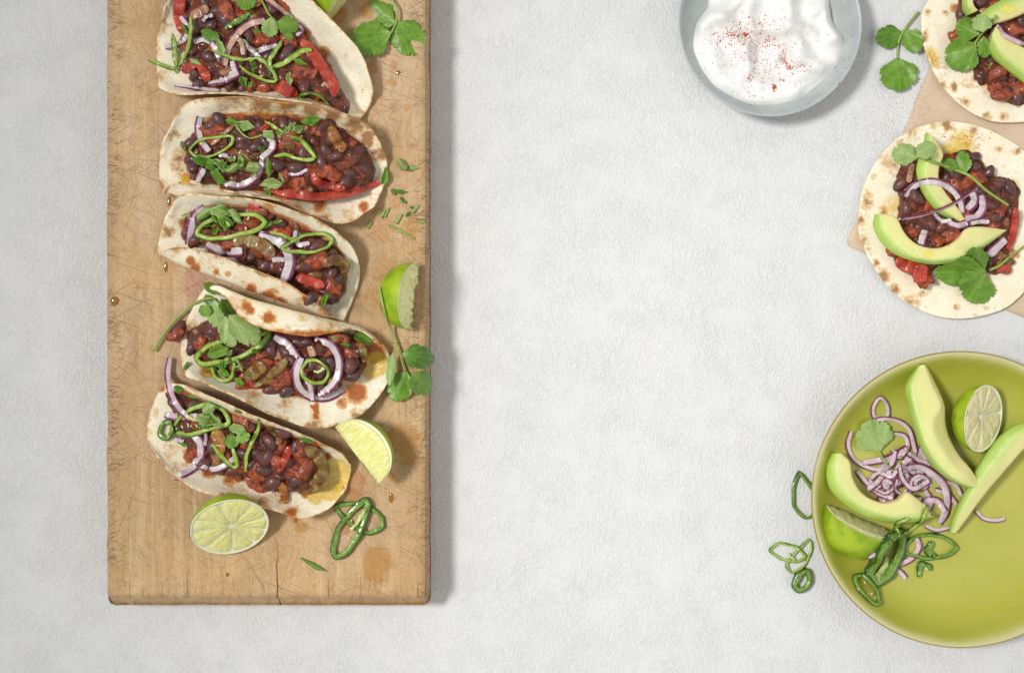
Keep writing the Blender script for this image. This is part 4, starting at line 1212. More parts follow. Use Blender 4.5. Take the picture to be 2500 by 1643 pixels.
def leaf_mesh(c, base, tip, width, curl=.12, seed=0, lift=.05, teeth=9, cleft=.17):
    s = CROPS[c][2]
    b, t = np.array(cr(c, [base])[0]), np.array(cr(c, [tip])[0])
    ax = t - b; L = np.linalg.norm(ax); ax /= L; pv = np.array([-ax[1], ax[0]])
    w = width * s; n = 168
    big = L > 55
    teeth = 14 if big else teeth
    rings = [0, .18, .36, .54, .70, .84, .94, 1.0]
    r = random.Random(seed); ph = r.uniform(0, 6.3); cl = [(.60 + r.uniform(-.08, .08), .075, cleft), (1.42 + r.uniform(-.1, .1), .075, cleft * .8), (-.60 + r.uniform(-.08, .08), .075, cleft * r.uniform(.5, 1.2)), (-1.40 + r.uniform(-.1, .1), .075, cleft * .8)]
    pts, psi, tt = [], [], []
    for tr in rings:
        for i in range(n):
            f = -math.pi + 2 * math.pi * i / n
            u = math.cos(f) * (.52 if math.cos(f) > 0 else .46) * L
            v = math.sin(f) * w / 2
            m = 1.0
            for a, g, dpt in cl:
                m -= dpt * math.exp(-((f - a) / g) ** 2)
            if abs(f) < 2.35:
                m += (.07 if big else .10) * abs(math.sin(teeth * f + .5 * ph)) - .03 + .02 * math.sin(3 * f + ph)
            v *= 1 - .70 * max(0.0, min(1.0, (-math.cos(f) - .45) / .5))
            uu, vv = u * m * tr, v * m * tr
            P = b + ax * (.47 * L + uu) + pv * vv
            pts.append(P); tt.append(tr)
            psi.append(math.atan2(vv, .47 * L + uu + .02 * L))
    pts = np.array(pts); psi = np.array(psi); tt = np.array(tt)
    idx = np.arange(0, len(pts), 5)
    Z = quad_drape_eval(pts, idx, .95)
    rad = np.linalg.norm(pts - b, axis=1) / L
    Z += lift * .01 + curl * .01 * np.sin(rad * 2.2 + ph) * rad + .085 * .01 * np.cos(psi * 7 + ph) * rad * (L * .018) + .03 * .01 * np.array([fnoise(p[0] * .07, p[1] * .07, seed, 2) for p in pts])
    vein = np.zeros(len(pts))
    for a in (-1.0, -.55, -.22, 0, .25, .6, 1.05):
        vein = np.maximum(vein, np.exp(-((psi - a) * rad * L / 1.6) ** 2) * (1 - .5 * rad))
    V = np.array([W(p[0], p[1], z) for p, z in zip(pts, Z)])
    F = grid_faces(len(rings), n, closed_v=True)
    a, bb, d = (V[i] for i in F[n * 4 + 10][:3])
    if np.cross(bb - a, d - bb)[2] < 0:
        F = [f[::-1] for f in F]
    return V, F, {'vein': vein}, V[0]
def quad_drape_eval(pts, idx, q=.82):
    S = pts[idx]
    Zs = np.array([drop(x, y)[2] for x, y in S])
    m = pts.mean(0); f = lambda P: np.stack([np.ones(len(P)), (P[:, 0] - m[0]) / 40, (P[:, 1] - m[1]) / 40, ((P[:, 0] - m[0]) / 40) ** 2, (P[:, 0] - m[0]) * (P[:, 1] - m[1]) / 1600, ((P[:, 1] - m[1]) / 40) ** 2], 1)
    A = f(S); L = np.diag([0, .01, .01, .12, .12, .12]) * len(S)
    co = np.linalg.solve(A.T @ A + L, A.T @ Zs)
    sh = np.quantile(Zs - A @ co, q)
    return f(pts) @ co + sh
def stem_mesh(c, pts, w, lift=.05, n=26, zs=None):
    s = CROPS[c][2]
    path = drape_path(cr(c, pts), n, half=w * s * PX / 2, lift=lift)
    return sweep_mesh(path, w * s * PX * np.linspace(1.0, .7, n), w * s * PX * np.linspace(1.0, .7, n), k=8, power=2.0)
_seed = [100]
def sprig(label, c, leaves, stems=(), group='coriander leaves', name='coriander_sprig', lift=.08):
    """leaves rows: base, tip, width, material[, curl[, lift]]; stems rows: points, width"""
    o = None
    first = cr(c, [leaves[0][0]])[0] if leaves else cr(c, [stems[0][0][0]])[0]
    o = thing(name, drop(*first), label, 'coriander', group)
    for pts, w in stems:
        V, F, A = stem_mesh(c, pts, w, lift=lift)
        mk('stem', V, F, MT['stem'], parent=o, reg=False)
    for row in leaves:
        _seed[0] += 1
        V, F, A, _ = leaf_mesh(c, row[0], row[1], row[2], curl=row[4] if len(row) > 4 else .15, seed=_seed[0], lift=row[5] if len(row) > 5 else lift)
        mk('leaflet', V, F, MT[row[3]], parent=o, attrs=A, reg=True, solid=.00028)
    return o
def scrap(label, c, ctr, size, ang=0.0, aspect=.6, mat='leaf', fold=.12, group='chopped coriander', lift=.06):
    """a torn or chopped fragment of leaf: ragged outline, folded along its rib"""
    _seed[0] += 1; r = random.Random(_seed[0]); s = CROPS[c][2]
    p0 = np.array(cr(c, [ctr])[0]); L = size * s / 2; n = 30
    ca, sa = math.cos(ang), math.sin(ang)
    ks = r.randrange(4, 7); rad = [r.uniform(.80, 1.25) for _ in range(ks)]
    cang = [2 * math.pi * (k + r.uniform(-.25, .25)) / ks for k in range(ks)]
    pts, uv = [], []
    rings = [0, .35, .7, 1.0]
    for t in rings:
        for i in range(n):
            x = i / n * ks; i0 = int(x) % ks; i1 = (i0 + 1) % ks; g = x - int(x)
            f0, f1 = cang[i0], cang[i1]
            u = (math.cos(f0) * rad[i0] * (1 - g) + math.cos(f1) * rad[i1] * g); v = (math.sin(f0) * rad[i0] * (1 - g) + math.sin(f1) * rad[i1] * g)
            m = 1 + (.11 * (i % 2) if i < n * .45 else .02 * (i % 3))
            u, v = u * L * m * t, v * L * aspect * m * t
            pts.append(p0 + np.array([u * ca - v * sa, u * sa + v * ca])); uv.append((u / L, v / L))
    pts = np.array(pts); uv = np.array(uv)
    Z = quad_drape_eval(pts, np.arange(0, len(pts), 3))
    sg = r.choice((-1, 1, 1))
    Z = Z + lift * .01 + 1.7 * fold * .01 * (np.abs(uv[:, 1]) * 2.2 if sg > 0 else (aspect - np.abs(uv[:, 1])) * 2.2) * (L / 12) + .06 * .01 * np.array([fnoise(p[0] * .12, p[1] * .12, _seed[0], 2) for p in pts])
    V = np.array([W(p[0], p[1], z) for p, z in zip(pts, Z)])
    F = grid_faces(len(rings), n, closed_v=True)
    a, b, d = (V[i] for i in F[n + 5][:3])
    if np.cross(b - a, d - b)[2] < 0:
        F = [f[::-1] for f in F]
    vein = np.maximum(np.exp(-(uv[:, 1] / .06) ** 2), np.exp(-((np.abs(uv[:, 1]) - np.abs(uv[:, 0]) * .6) / .06) ** 2)) * .7
    return mk('coriander_scrap', V, F, MT[mat], attrs={'vein': vein}, reg=True, solid=.00028, label=label, cat='coriander', group=group)

# ------------------------------------------------------------------ limes
def frame(zdir, xdir):
    z = Vector(zdir).normalized(); x = Vector(xdir); x = (x - z * x.dot(z)).normalized(); y = z.cross(x)
    return np.array(Matrix((x, y, z)).transposed())
def lime_half(label, ctr, R, normal, xdir, nseg=9, dry=False, core_off=(.06, .02), scar=None, stretch=1.0, oval=1.0):
    """ctr: world centre of the cut face, R: radius, normal: direction the cut face looks"""
    B = frame(normal, xdir)
    to = lambda P: (np.asarray(P, float) * np.array([1, oval, 1])) @ B.T + ctr
    o = thing('lime_half', ctr, label, 'lime', 'limes')
    # rind: outer skin closing to a pointed end
    prof = []
    for i in range(15):
        a = math.pi / 2 * i / 14
        rr, zz = math.cos(a), -math.sin(a) * 1.02
        if a > 1.2:
            zz -= .05 * (a - 1.2) / .37
        prof.append((R * rr * (1.0), R * zz * stretch))
    V = []
    n = 56
    for i in range(n):
        a = 2 * math.pi * i / n
        for r, z in prof:
            k = 1 + .018 * fnoise(math.cos(a) * 1.4, math.sin(a) * 1.4, z * 60, 2)
            V.append((r * k * math.cos(a), r * k * math.sin(a), z))
    rind = mk('rind', to(V), grid_faces(n, len(prof), closed_u=True, flip=True), MT['limeskin'], parent=o, reg=True)
    # pith: pale ring with rounded lip and the white base between the segments
    prof = [(R * .999, -.0006), (R * .994, .0002), (R * .972, .0003), (R * .955, -.0002), (R * .93, -.0006), (R * .5, -.0004), (.0002, -.0003)]
    V = [(r * math.cos(2 * math.pi * i / n), r * math.sin(2 * math.pi * i / n), z) for i in range(n) for r, z in prof]
    mk('pith', to(V), grid_faces(n, len(prof), closed_u=True), MT['pith'], parent=o)
    r_ = random.Random(int(R * 1e6) + nseg)
    cuts = np.cumsum([r_.uniform(.6, 1.4) for _ in range(nseg)]); cuts = cuts / cuts[-1] * 2 * math.pi
    co = np.array(core_off) * R
    for k in range(nseg):
        a0, a1 = (cuts[k - 1] if k else 0.0) , cuts[k]
        V, fib = [], []
        nr, na = 11, 11
        for i in range(nr):
            for j in range(na):
                t = i / (nr - 1); u = j / (na - 1)
                rad = .07 + (.945 - .07) * t
                gap = .00045 / max(rad * R, .0008)
                lo, hi = a0 + gap * .5 + .012, a1 - gap * .5 - .012
                # rounded outer corners
                sq = 1 - .5 * max(0, (t - .86) / .14) ** 2 * .25
                a = (lo + hi) / 2 + (hi - lo) / 2 * (2 * u - 1) * sq
                rr = rad * R * (1 - .03 * (2 * u - 1) ** 4)
                f = 1 - rad
                x, y = rr * math.cos(a) + co[0] * f, rr * math.sin(a) + co[1] * f
                e = min(1, min(u, 1 - u) * 5) ** .5 * min(1, min(t, 1 - t) * 9) ** .5
                z = -.0005 + .00100 * e + .0009 * fnoise(a * 14, rr * 160, k, 2) * e
                V.append((x, y, z)); fib.append((a * 9.0, rr * 180, k))
        mk('segment', to(V), grid_faces(nr, na), MT['limedry' if dry else 'limeflesh'], parent=o, attrs={'fibre': np.array(fib)})
    if scar is not None:
        d = np.array(scar, float) @ B; d /= np.linalg.norm(d)
        p = d * np.array([R, R, R * 1.02 * stretch]) * 1.0
        bm = blob_mesh('stem_scar', MT['scar'], 'bean', 5)
        ob = bpy.data.objects.new('stem_scar', bm[0]); place(ob, to(p), o); ob.scale = (.0014, .0024, .0016)
    return o
def lime_wedge(label, p0, p1, R, a0, a1, skin='limeskin', flesh='limeflesh', ragged=0.0):
    """lune of a lime about the world axis p0->p1. Angles (deg) from straight up, positive towards the axis' left-hand side."""
    p0, p1 = np.array(p0), np.array(p1)
    ax = p1 - p0; La = np.linalg.norm(ax); ax /= La; mid = (p0 + p1) / 2
    up = np.array([0, 0, 1.0]); up = up - ax * (up @ ax); up /= np.linalg.norm(up); left = np.cross(up, ax)
    o = thing('lime_wedge', mid, label, 'lime', 'limes')
    na, nl = 26, 34
    def pt(s, ang, f=1.0):
        c = math.cos(s)                       # s: -pi/2 .. pi/2 along the axis
        r = R * (abs(c) ** .85) * f
        return mid + ax * (La / 2) * math.sin(s) + (up * math.cos(ang) + left * math.sin(ang)) * r
    S = np.linspace(-math.pi / 2 + .02, math.pi / 2 - .02, nl)
    A = np.radians(np.linspace(a0, a1, na))
    V = np.array([pt(s, a) for s in S for a in A])
    F = grid_faces(nl, na)
    ctr = V.mean(0); q = V[F[len(F) // 2][0]]; nn = np.cross(V[F[len(F) // 2][1]] - q, V[F[len(F) // 2][2]] - q)
    if nn @ (q - mid) < 0:
        F = [f[::-1] for f in F]
    mk('rind', V, F, MT[skin], parent=o, reg=True)
    for ang, sgn in ((math.radians(a0), 1), (math.radians(a1), -1)):
        fr = [1.0, .985, .94, .91, .86, .7, .5, .3, .12, 0.0]
        for nm, ids, mat in (('pith', (0, 1, 2, 3), 'pith'), ('flesh', (3, 4, 5, 6, 7, 8, 9), flesh)):
            V, fib = [], []
            for s in S:
                for i in ids:
                    f = fr[i]
                    off = 0.0
                    if nm == 'flesh':
                        off = -.0005 if i == 3 else .0006 + .0009 * fnoise(s * 6, f * 3, ang, 2)
                        if ragged and i > 5:
                            off += ragged * fnoise(s * 16, f * 6, ang + 3, 2)
                    d = (left * math.cos(ang) - up * math.sin(ang)) * (-sgn)
                    V.append(pt(s, ang, f) + d * off); fib.append((s * 16 * (1 if f > .1 else .3), f * 3.5, ang))
            V = np.array(V); F = grid_faces(nl, len(ids))
            d = (left * math.cos(ang) - up * math.sin(ang)) * (-sgn)
            k = len(F) // 2; nn = np.cross(V[F[k][1]] - V[F[k][0]], V[F[k][2]] - V[F[k][0]])
            if nn @ d < 0:
                F = [f[::-1] for f in F]
            mk(nm, V, F, MT[mat], parent=o, attrs={'fibre': np.array(fib)} if nm == 'flesh' else None, reg=(nm == 'flesh'))
    return o

# ------------------------------------------------------------------ avocado
def avocado(label, c, curves, zb, oil_spots=()):
    """curves: rows of (x, y, z cm above zb): far cut edge, [hollow], near cut edge, green side edge - all the same length of travel"""
    n = 46
    C = [catmull(cr(c, cv), n) for cv in curves]
    m = len(C)
    V, K = [], []
    for i in range(n):
        top = [W(p[i][0], p[i][1], zb + p[i][2] * .01) for p in C]
        prof, kk = [], []
        for j in range(m - 1):
            for f in (0, .25, .5, .75):
                prof.append(top[j] * (1 - f) + top[j + 1] * f)
                kk.append((j + f) / max(m - 2, 1) * .78 if j < m - 2 else .84 + .25 * f)
        prof.append(top[-1]); kk.append(1.1)
        # round the green side under, then flat base and near wall back to the start
        lo, li = top[-1].copy(), top[0].copy()
        b0 = lo * .88 + li * .12; b0[2] = min(lo[2], li[2]) * .35 + zb * .65
        b1 = lo * .55 + li * .45; b1[2] = zb
        b2 = lo * .15 + li * .85; b2[2] = zb
        prof += [b0, b1, b2]; kk += [1.1, .6, .2]
        V += prof; K += kk
    k = len(K) // n
    V = np.array(V)
    for v in V:
        v += np.array([0, 0, .0005 * fnoise(v[0] * 130, v[1] * 130, 2, 2)])
    F = grid_faces(n, k, closed_v=True)
    a, b, d = (V[i] for i in F[(n // 2) * k + 2][:3])
    if np.cross(b - a, d - b)[2] < 0:
        F = [f[::-1] for f in F]
        caps = [tuple(range(k)), tuple(range((n - 1) * k, n * k))[::-1]]
    else:
        caps = [tuple(range(k))[::-1], tuple(range((n - 1) * k, n * k))]
    o = mk('avocado_slice', V, F + caps, MT['avocado'], attrs={'skin': np.array(K)}, reg=True, sub=1, label=label, cat='avocado', group='avocado slices')
    for x, y, r in oil_spots:
        oil_drop(None, c, (x, y), r, parent=o, name='oil_spot', mat='oil', h=.14, asp=.62)
    return o
def oil_drop(label, c, ctr, r, parent=None, name='sauce_drop', mat='drop', h=.5, asp=1.0):
    s = CROPS[c][2]; p0 = np.array(cr(c, [ctr])[0]); n = 22
    V = []
    rings = [0, .4, .75, .95, 1.0]
    for t in rings:
        for i in range(n):
            a = 2 * math.pi * i / n
            k = 1 + (.40 if parent else .16) * fnoise(math.cos(a) * 1.2 + ctr[0], math.sin(a) * 1.2, 3, 2)
            x, y = p0 + np.array([math.cos(a), math.sin(a) * asp]) * r * s * t * k
            q = drop(x, y); q[2] += (h * r * s * PX * .5) * math.sqrt(max(0, 1 - t * t)) + .00005
            V.append(q)
    V = np.array(V); F = grid_faces(len(rings), n, closed_v=True)
    a, b, d = (V[i] for i in F[n + 3][:3])
    if np.cross(b - a, d - b)[2] < 0:
        F = [f[::-1] for f in F]
    return mk(name, V, F, MT[mat], parent=parent, label=label, cat=None if parent else 'sauce drop', group=None if parent else 'sauce and oil drops')
_o = NT('yellow_oil'); MT['oil'] = _o.done((.76, .69, .14), .09, None, trans=0.0, ior=1.45, coat=.5, coat_rough=.03)

# ------------------------------------------------------------------ pepper strips cooked into the taco fillings
for f, c, rows in (
    (F1, 'a', [([(470, -80), (465, 80), (470, 260), (530, 490)], 165, 'red'), ([(750, 880), (810, 1020), (890, 1180)], 125, 'red'), ([(500, 1040), (620, 970), (720, 900)], 130, 'red'),
               ([(1880, 1230), (2000, 1290), (2160, 1420)], 180, 'red'), ([(1620, 100), (1580, 30), (1560, -40)], 120, 'amber'), ([(640, 230), (760, 190), (880, 110)], 130, 'softonion')]),
    (F1, 'h', [([(1400, 360), (1500, 470), (1600, 620), (1690, 760), (1690, 860)], 92, 'red')]),
    (F2, 'c', [([(100, 1090), (400, 1130), (700, 1160), (1000, 1120), (1200, 1060), (1450, 985)], 105, 'red'), ([(610, 850), (680, 980), (860, 1030), (1020, 1070)], 90, 'red'),
               ([(840, 310), (900, 440), (960, 540), (1010, 610)], 120, 'amber'), ([(340, 500), (340, 570)], 120, 'olive'), ([(0, 290), (60, 350)], 110, 'red')]),
    (F2, 'b', [([(760, 690), (920, 560), (1070, 430)], 45, 'softonion')]),
    (F3, 'd', [([(850, 510), (1050, 500), (1200, 550), (1320, 670)], 130, 'olive'), ([(1870, 760), (1990, 715), (2100, 750), (2110, 870)], 105, 'olive'), ([(1580, 900), (1750, 950), (1880, 1010)], 105, 'red'),
               ([(1040, 95), (1170, 115)], 55, 'red'), ([(1000, 160), (1120, 165), (1250, 195)], 85, 'tomato'), ([(1310, 385), (1500, 430)], 70, 'red'), ([(1810, 1150), (1880, 1180)], 90, 'amber')]),
    (F4, 'e', [([(880, 920), (960, 880), (1060, 800)], 110, 'olive'), ([(1090, 920), (1180, 850), (1270, 760)], 70, 'olive'), ([(1960, 620), (1990, 700), (1980, 790)], 60, 'olive')]),
    (F5, 'f', [([(690, 600), (750, 720), (710, 900)], 115, 'amber'), ([(1590, 760), (1720, 880), (1760, 1020), (1640, 1150)], 115, 'olive'), ([(1500, 1180), (1620, 1190), (1730, 1130)], 70, 'olive'), ([(1350, 1110), (1380, 1220), (1390, 1320)], 75, 'amber'),
               ([(1430, 760), (1390, 880), (1320, 1000)], 68, 'red'), ([(1250, 560), (1300, 640), (1330, 740)], 80, 'olive'), ([(1600, 690), (1700, 760)], 60, 'red')])):
    for pts, w, m in rows:
        strip('pepper_strip', f, c, pts, w * 1.06, m, th=.0022, lift=.07)

# ------------------------------------------------------------------ limes (before the loose garnish so that leaves can lie over them)
def updir(tilt_deg, ix, iy):
    """unit vector leaning tilt degrees from straight up towards the image direction (ix right, iy down)"""
    l = math.hypot(ix, iy); s = math.sin(math.radians(tilt_deg))
    return np.array([s * ix / l, -s * iy / l, math.cos(math.radians(tilt_deg))])
lime_half('halved lime with juicy cut face up, tucked under the bottom taco', W(561, 1287, BT + .0225), .0283, updir(43, .38, .92), (1, .15, 0), nseg=9, stretch=.66)
lime_half('pale halved lime on the green plate behind the avocado', W(2401, 1022, .0325), .0252, updir(36, .99, .2), (.12, 1, 0), nseg=8, dry=True, core_off=(.05, .16), scar=(-.97, .10, .18), stretch=.90, oval=.88)
lime_wedge('glossy lime wedge skin side up near the board\'s right edge', W(1000, 806, BT + .0075), W(1021, 643, BT + .0075), .0262, 21, 112, ragged=.003)
lime_wedge('lime wedge with wet flesh facing up beside the bottom taco', W(818, 1042, BT + .021), W(925, 1180, BT + .0205), .0262, 70, 148)
lime_wedge('squeezed lime wedge with bright skin, left side of the green plate', W(2180, 1302, .018), W(2016, 1231, .020), 0.0300, 16, 110, flesh='limedry', ragged=.0007)
lime_wedge('dark lime wedge behind the topmost taco at the photo\'s top edge', W(800, 54, BT + .008), W(905, -66, BT + .008), .0265, 3, 100, skin='limeskin')

# ------------------------------------------------------------------ garnish on the topmost taco
onion('translucent long onion sliver along the flap of the topmost taco', 'a', [(1740, -10), (1900, 120), (2080, 270), (2240, 390)], 85, 'onion3')
onion('thin onion slice lying against the front wall of the topmost taco', 'a', [(400, 1235), (600, 1270), (800, 1300), (1040, 1325)], 75)
onion('short onion arc on the left edge of the topmost taco', 'a', [(260, 690), (420, 660), (540, 590), (600, 480)], 100)
onion('small white onion piece behind the forked chilli on the topmost taco', 'a', [(490, 240), (555, 330), (610, 420)], 90)
onion('clear curved onion piece in the middle left of the topmost taco', 'a', [(680, 610), (800, 565), (920, 610), (1000, 720), (1050, 850)], 110)
onion('sauce stained onion arc sweeping across the middle of the topmost taco', 'a', [(1120, 960), (1150, 760), (1250, 560), (1400, 400), (1560, 320), (1700, 300)], 120, 'onion3')
onion('short brown stained onion strip crossing the topmost taco centre', 'a', [(1290, 520), (1380, 640), (1400, 800)], 95, 'onion3')
onion('purple edged onion sliver right of centre on the topmost taco', 'a', [(1440, 660), (1560, 760), (1660, 880)], 95)
onion('pale onion arc right of the centre of the topmost taco', 'a', [(1620, 740), (1750, 690), (1890, 660)], 90)
onion('upright onion sliver with purple rim low in the topmost taco', 'a', [(1240, 890), (1270, 1000), (1340, 1120)], 110, flip=True)
onion('wide white onion slice with purple lower rim at the front of the topmost taco', 'a', [(890, 1210), (1050, 1180), (1200, 1120), (1320, 1060)], 140)
onion('curled onion end beside the coriander sprig on the topmost taco', 'a', [(2190, 360), (2260, 440), (2170, 530)], 85)
onion('glassy onion flake near the top of the topmost taco', 'a', [(800, 310), (850, 240), (950, 220)], 85)
bent('dark green chilli strip skin side up near the top of the topmost taco', 'a', [(1140, 430), (1230, 350), (1380, 290), (1480, 190)], 105, 'chilli2', th=2.2, taper=.7)
ck = thing('chilli_piece', drop(*cr('a', [(450, 960)])[0]), 'three-pronged green chilli piece sticking out over the left edge of the topmost taco', 'chilli', 'sliced green chillies')
for pts, w in (([(0, 870, .5), (200, 940, .3), (330, 1000), (470, 1000)], 62), ([(370, 490, .6), (395, 700, .3), (420, 980)], 85), ([(625, 240, .9), (640, 450, .6), (570, 780, .3), (450, 980)], 75)):
    bent('prong', 'a', pts, w, 'chilli', th=2.4, lift=.12, parent=ck, name='prong', taper=.4)
bent('long green chilli strip curling across the middle of the topmost taco', 'a', [(940, 740), (1100, 800), (1260, 860), (1400, 880), (1560, 840)], 72, 'chilli')
bent('open green chilli loop low in the middle of the topmost taco', 'a', [(1340, 960), (1480, 1080), (1680, 1160), (1880, 1190), (1840, 1050), (1700, 900), (1570, 840), (1480, 900)], 70, 'chilli', seeds=3)
ck = thing('chilli_piece', drop(*cr('a', [(1790, 980)])[0]), 'forked green chilli piece on the right side of the topmost taco', 'chilli', 'sliced green chillies')
for pts, w in (([(1790, 990), (1770, 870), (1860, 750), (1960, 590)], 80), ([(1800, 980), (1980, 920), (2110, 830), (2260, 740), (2380, 720)], 105)):
    bent('prong', 'a', pts, w, 'chilli', th=2.4, lift=.12, parent=ck, name='prong')
bent('dark chilli hook at the front right of the topmost taco', 'h', [(1450, 895), (1385, 890), (1400, 845), (1490, 820), (1580, 860), (1640, 920)], 36, 'chilli2')
sprig('bright coriander sprig with long stem on the topmost taco', 'a', [((1800, 250), (1770, 540), 250, 'leaf2', .2, .25), ((1890, 310), (2180, 420), 270, 'leaf', .2, .25), ((1990, 500), (2110, 560), 110, 'leaf3')], [([(1640, -20), (1700, 90), (1770, 220), (1860, 300)], 36)], lift=.2)
sprig('coriander leaf at the very top edge of the topmost taco', 'a', [((1440, -90), (1420, 150), 270, 'leaf')], name='coriander_leaf')
sprig('folded coriander leaf left of centre on the topmost taco', 'a', [((1060, 600), (780, 450), 170, 'leaf3')], name='coriander_leaf')
for lab, ctr, sz, an, asp, m in (('pale coriander scrap at the centre of the topmost taco', (1060, 680), 190, 1.2, .55, 'leaf2'), ('pointed coriander scrap on red pepper, left in the topmost taco', (700, 895), 180, .5, .5, 'leaf2'),
        ('square coriander scrap at the front of the topmost taco', (1390, 1195), 180, 1.2, .75, 'leaf'), ('fern-like coriander scrap at the right of the topmost taco', (2060, 1140), 240, 1.5, .4, 'leaf2'),
        ('small coriander scrap under the sprig on the topmost taco', (1600, 460), 110, 0, .7, 'leaf'), ('coriander scrap below the forked chilli on the topmost taco', (2210, 900), 220, .3, .6, 'leaf'), ('coriander scrap behind the three-pronged chilli', (560, 430), 190, 1.0, .5, 'leaf3')):
    scrap(lab, 'a', ctr, sz, an, asp, m)

# ------------------------------------------------------------------ garnish on the second taco
onion('upright onion arc at the left end of the second taco from the top', 'b', [(600, 310), (580, 480), (620, 650), (720, 790)], 112)
onion('bright purple rimmed onion arc in the middle of the second taco', 'b', [(1500, 560), (1600, 640), (1580, 760), (1440, 890)], 115)
onion('large onion half ring at the front of the second taco', 'b', [(1460, 900), (1430, 1040), (1310, 1180), (1140, 1245), (930, 1225)], 115)
onion('short onion slice at the left front corner of the second taco', 'b', [(650, 1020), (605, 1110), (560, 1190)], 105, flip=True)
onion('tiny onion offcut left of centre on the second taco', 'b', [(860, 830), (990, 840)], 80)
onion('tiny square onion piece at the centre of the second taco', 'b', [(990, 880), (1090, 870)], 100)
onion('short pale onion stick right of centre on the second taco', 'c', [(330, 890), (450, 885), (560, 835)], 62)
bent('eye-shaped chilli ring at the left of the second taco', 'b', [(460, 760), (560, 650), (760, 590), (1050, 580), (1040, 690), (900, 790), (700, 870), (540, 840)], 52, 'chilli', closed=True, seeds=2)
bent('green chilli bent in a vee right of centre on the second taco', 'c', [(340, 410), (480, 470), (580, 570), (655, 680), (590, 715), (400, 690), (280, 650), (140, 665)], 68, 'chilli')
bent('straight chilli strip near the back of the second taco', 'c', [(40, 240), (150, 310), (260, 370)], 58, 'chilli')
for lab, c, ctr, sz, an, asp, m in (('coriander scrap at the back left of the second taco', 'b', (1040, 370), 210, .3, .6, 'leaf'), ('pale toothed coriander scrap at the back of the second taco', 'b', (1225, 440), 270, .35, .55, 'leaf2'),
        ('triangular coriander scrap over the purple onion on the second taco', 'b', (1540, 560), 200, .2, .6, 'leaf2'), ('dark coriander scrap at the left front of the second taco', 'b', (610, 915), 210, .2, .6, 'leaf3'), ('square coriander scrap at the left front of the second taco', 'b', (745, 970), 190, .8, .85, 'leaf'),
        ('pale ribbon of coriander at the front of the second taco', 'b', (900, 970), 290, .8, .42, 'leaf2'), ('coriander strip hanging to the front wall of the second taco', 'b', (850, 1140), 300, .9, .4, 'leaf'), ('angular coriander scrap amid the onion of the second taco', 'b', (1080, 990), 210, -.6, .55, 'leaf2'),
        ('folded coriander scrap at the middle front of the second taco', 'b', (1170, 940), 240, 1.4, .45, 'leaf'), ('pale coriander scrap inside the onion half ring of the second taco', 'b', (1330, 990), 220, .1, .75, 'leaf2'), ('long coriander strip upright in the second taco', 'b', (1540, 1000), 330, 1.45, .36, 'leaf'),
        ('coriander scrap below the long strip on the second taco', 'b', (1590, 1230), 290, .1, .5, 'leaf2'), ('coriander tip over the red pepper of the second taco', 'b', (1540, 1350), 130, 1.2, .6, 'leaf'), ('small coriander scrap on the bare left side of the second taco', 'b', (375, 705), 150, 1.0, .45, 'leaf3'),
        ('glossy folded coriander leaf at the back of the second taco', 'c', (590, 220), 220, .0, .65, 'leaf'), ('pale coriander strip beside the glossy leaf on the second taco', 'c', (450, 340), 190, -.6, .5, 'leaf2'), ('coriander shred across the straight chilli of the second taco', 'c', (320, 350), 240, -.8, .4, 'leaf2'),
        ('green chive bit above the red pepper of the second taco', 'c', (240, 930), 140, 1.1, .2, 'leaf2'), ('coriander leaf hooked on the right end of the second taco', 'c', (1510, 920), 260, 1.75, .32, 'leaf')):
    scrap(lab, c, ctr, sz, an, asp, m)
sprig('thin bowed coriander stalk at the back of the second taco', 'b', [], [([(1090, 430), (1190, 550), (1300, 605), (1450, 560)], 32)], name='coriander_stalk')

# ------------------------------------------------------------------ garnish on the third taco
onion('tall onion arc at the left end of the third taco', 'd', [(550, 120), (440, 220), (385, 370), (365, 540)], 115, 'onion2')
onion('onion slice with dark purple lower rim at the front of the third taco', 'd', [(570, 530), (690, 600), (830, 625), (970, 620)], 125)
onion('small upright onion flake near the back of the third taco', 'd', [(1560, 380), (1550, 450), (1600, 540), (1720, 530)], 75)
onion('tiny onion piece left of the big arc on the third taco', 'd', [(1300, 705), (1440, 700)], 80)
onion('big hooked onion arc in the middle of the third taco', 'd', [(1160, 425), (1350, 485), (1470, 590), (1505, 720), (1480, 850), (1430, 950)], 130)
bent('chilli strip end beside the big ring on the third taco', 'd', [(1200, 360), (1290, 295), (1410, 275)], 65, 'chilli2')
bent('chilli strip between the two rings of the third taco', 'd', [(1270, 400), (1400, 430), (1480, 470), (1570, 480)], 62, 'chilli')
bent('large seeded chilli ring at the left of the third taco', 'd', [(460, 400), (560, 290), (760, 220), (950, 200), (1120, 210), (1230, 285), (1140, 370), (900, 440), (640, 480), (480, 440)], 64, 'chilli', closed=True, th=4.5, seeds=5, membrane=True)
bent('slim empty chilli ring at the right of the third taco', 'd', [(1405, 570), (1520, 500), (1700, 425), (1880, 415), (1970, 475), (1930, 560), (1780, 625), (1560, 620), (1440, 605)], 52, 'chilli', closed=True, lift=.15)
for lab, ctr, sz, an, asp, m in (('big pale coriander scrap at the back left of the third taco', (560, 185), 300, -.5, .5, 'leaf2'), ('flat coriander scrap over the big ring of the third taco', (730, 165), 230, .0, .6, 'leaf2'), ('coriander strip leaning into the big ring of the third taco', (890, 220), 240, .9, .35, 'leaf2'),
        ('dark coriander scrap inside the big chilli ring', (780, 290), 200, .5, .6, 'leaf'), ('coriander tip at the right end of the third taco', (1890, 1150), 160, 1.9, .4, 'leaf')):
    scrap(lab, 'd', ctr, sz, an, asp, m)

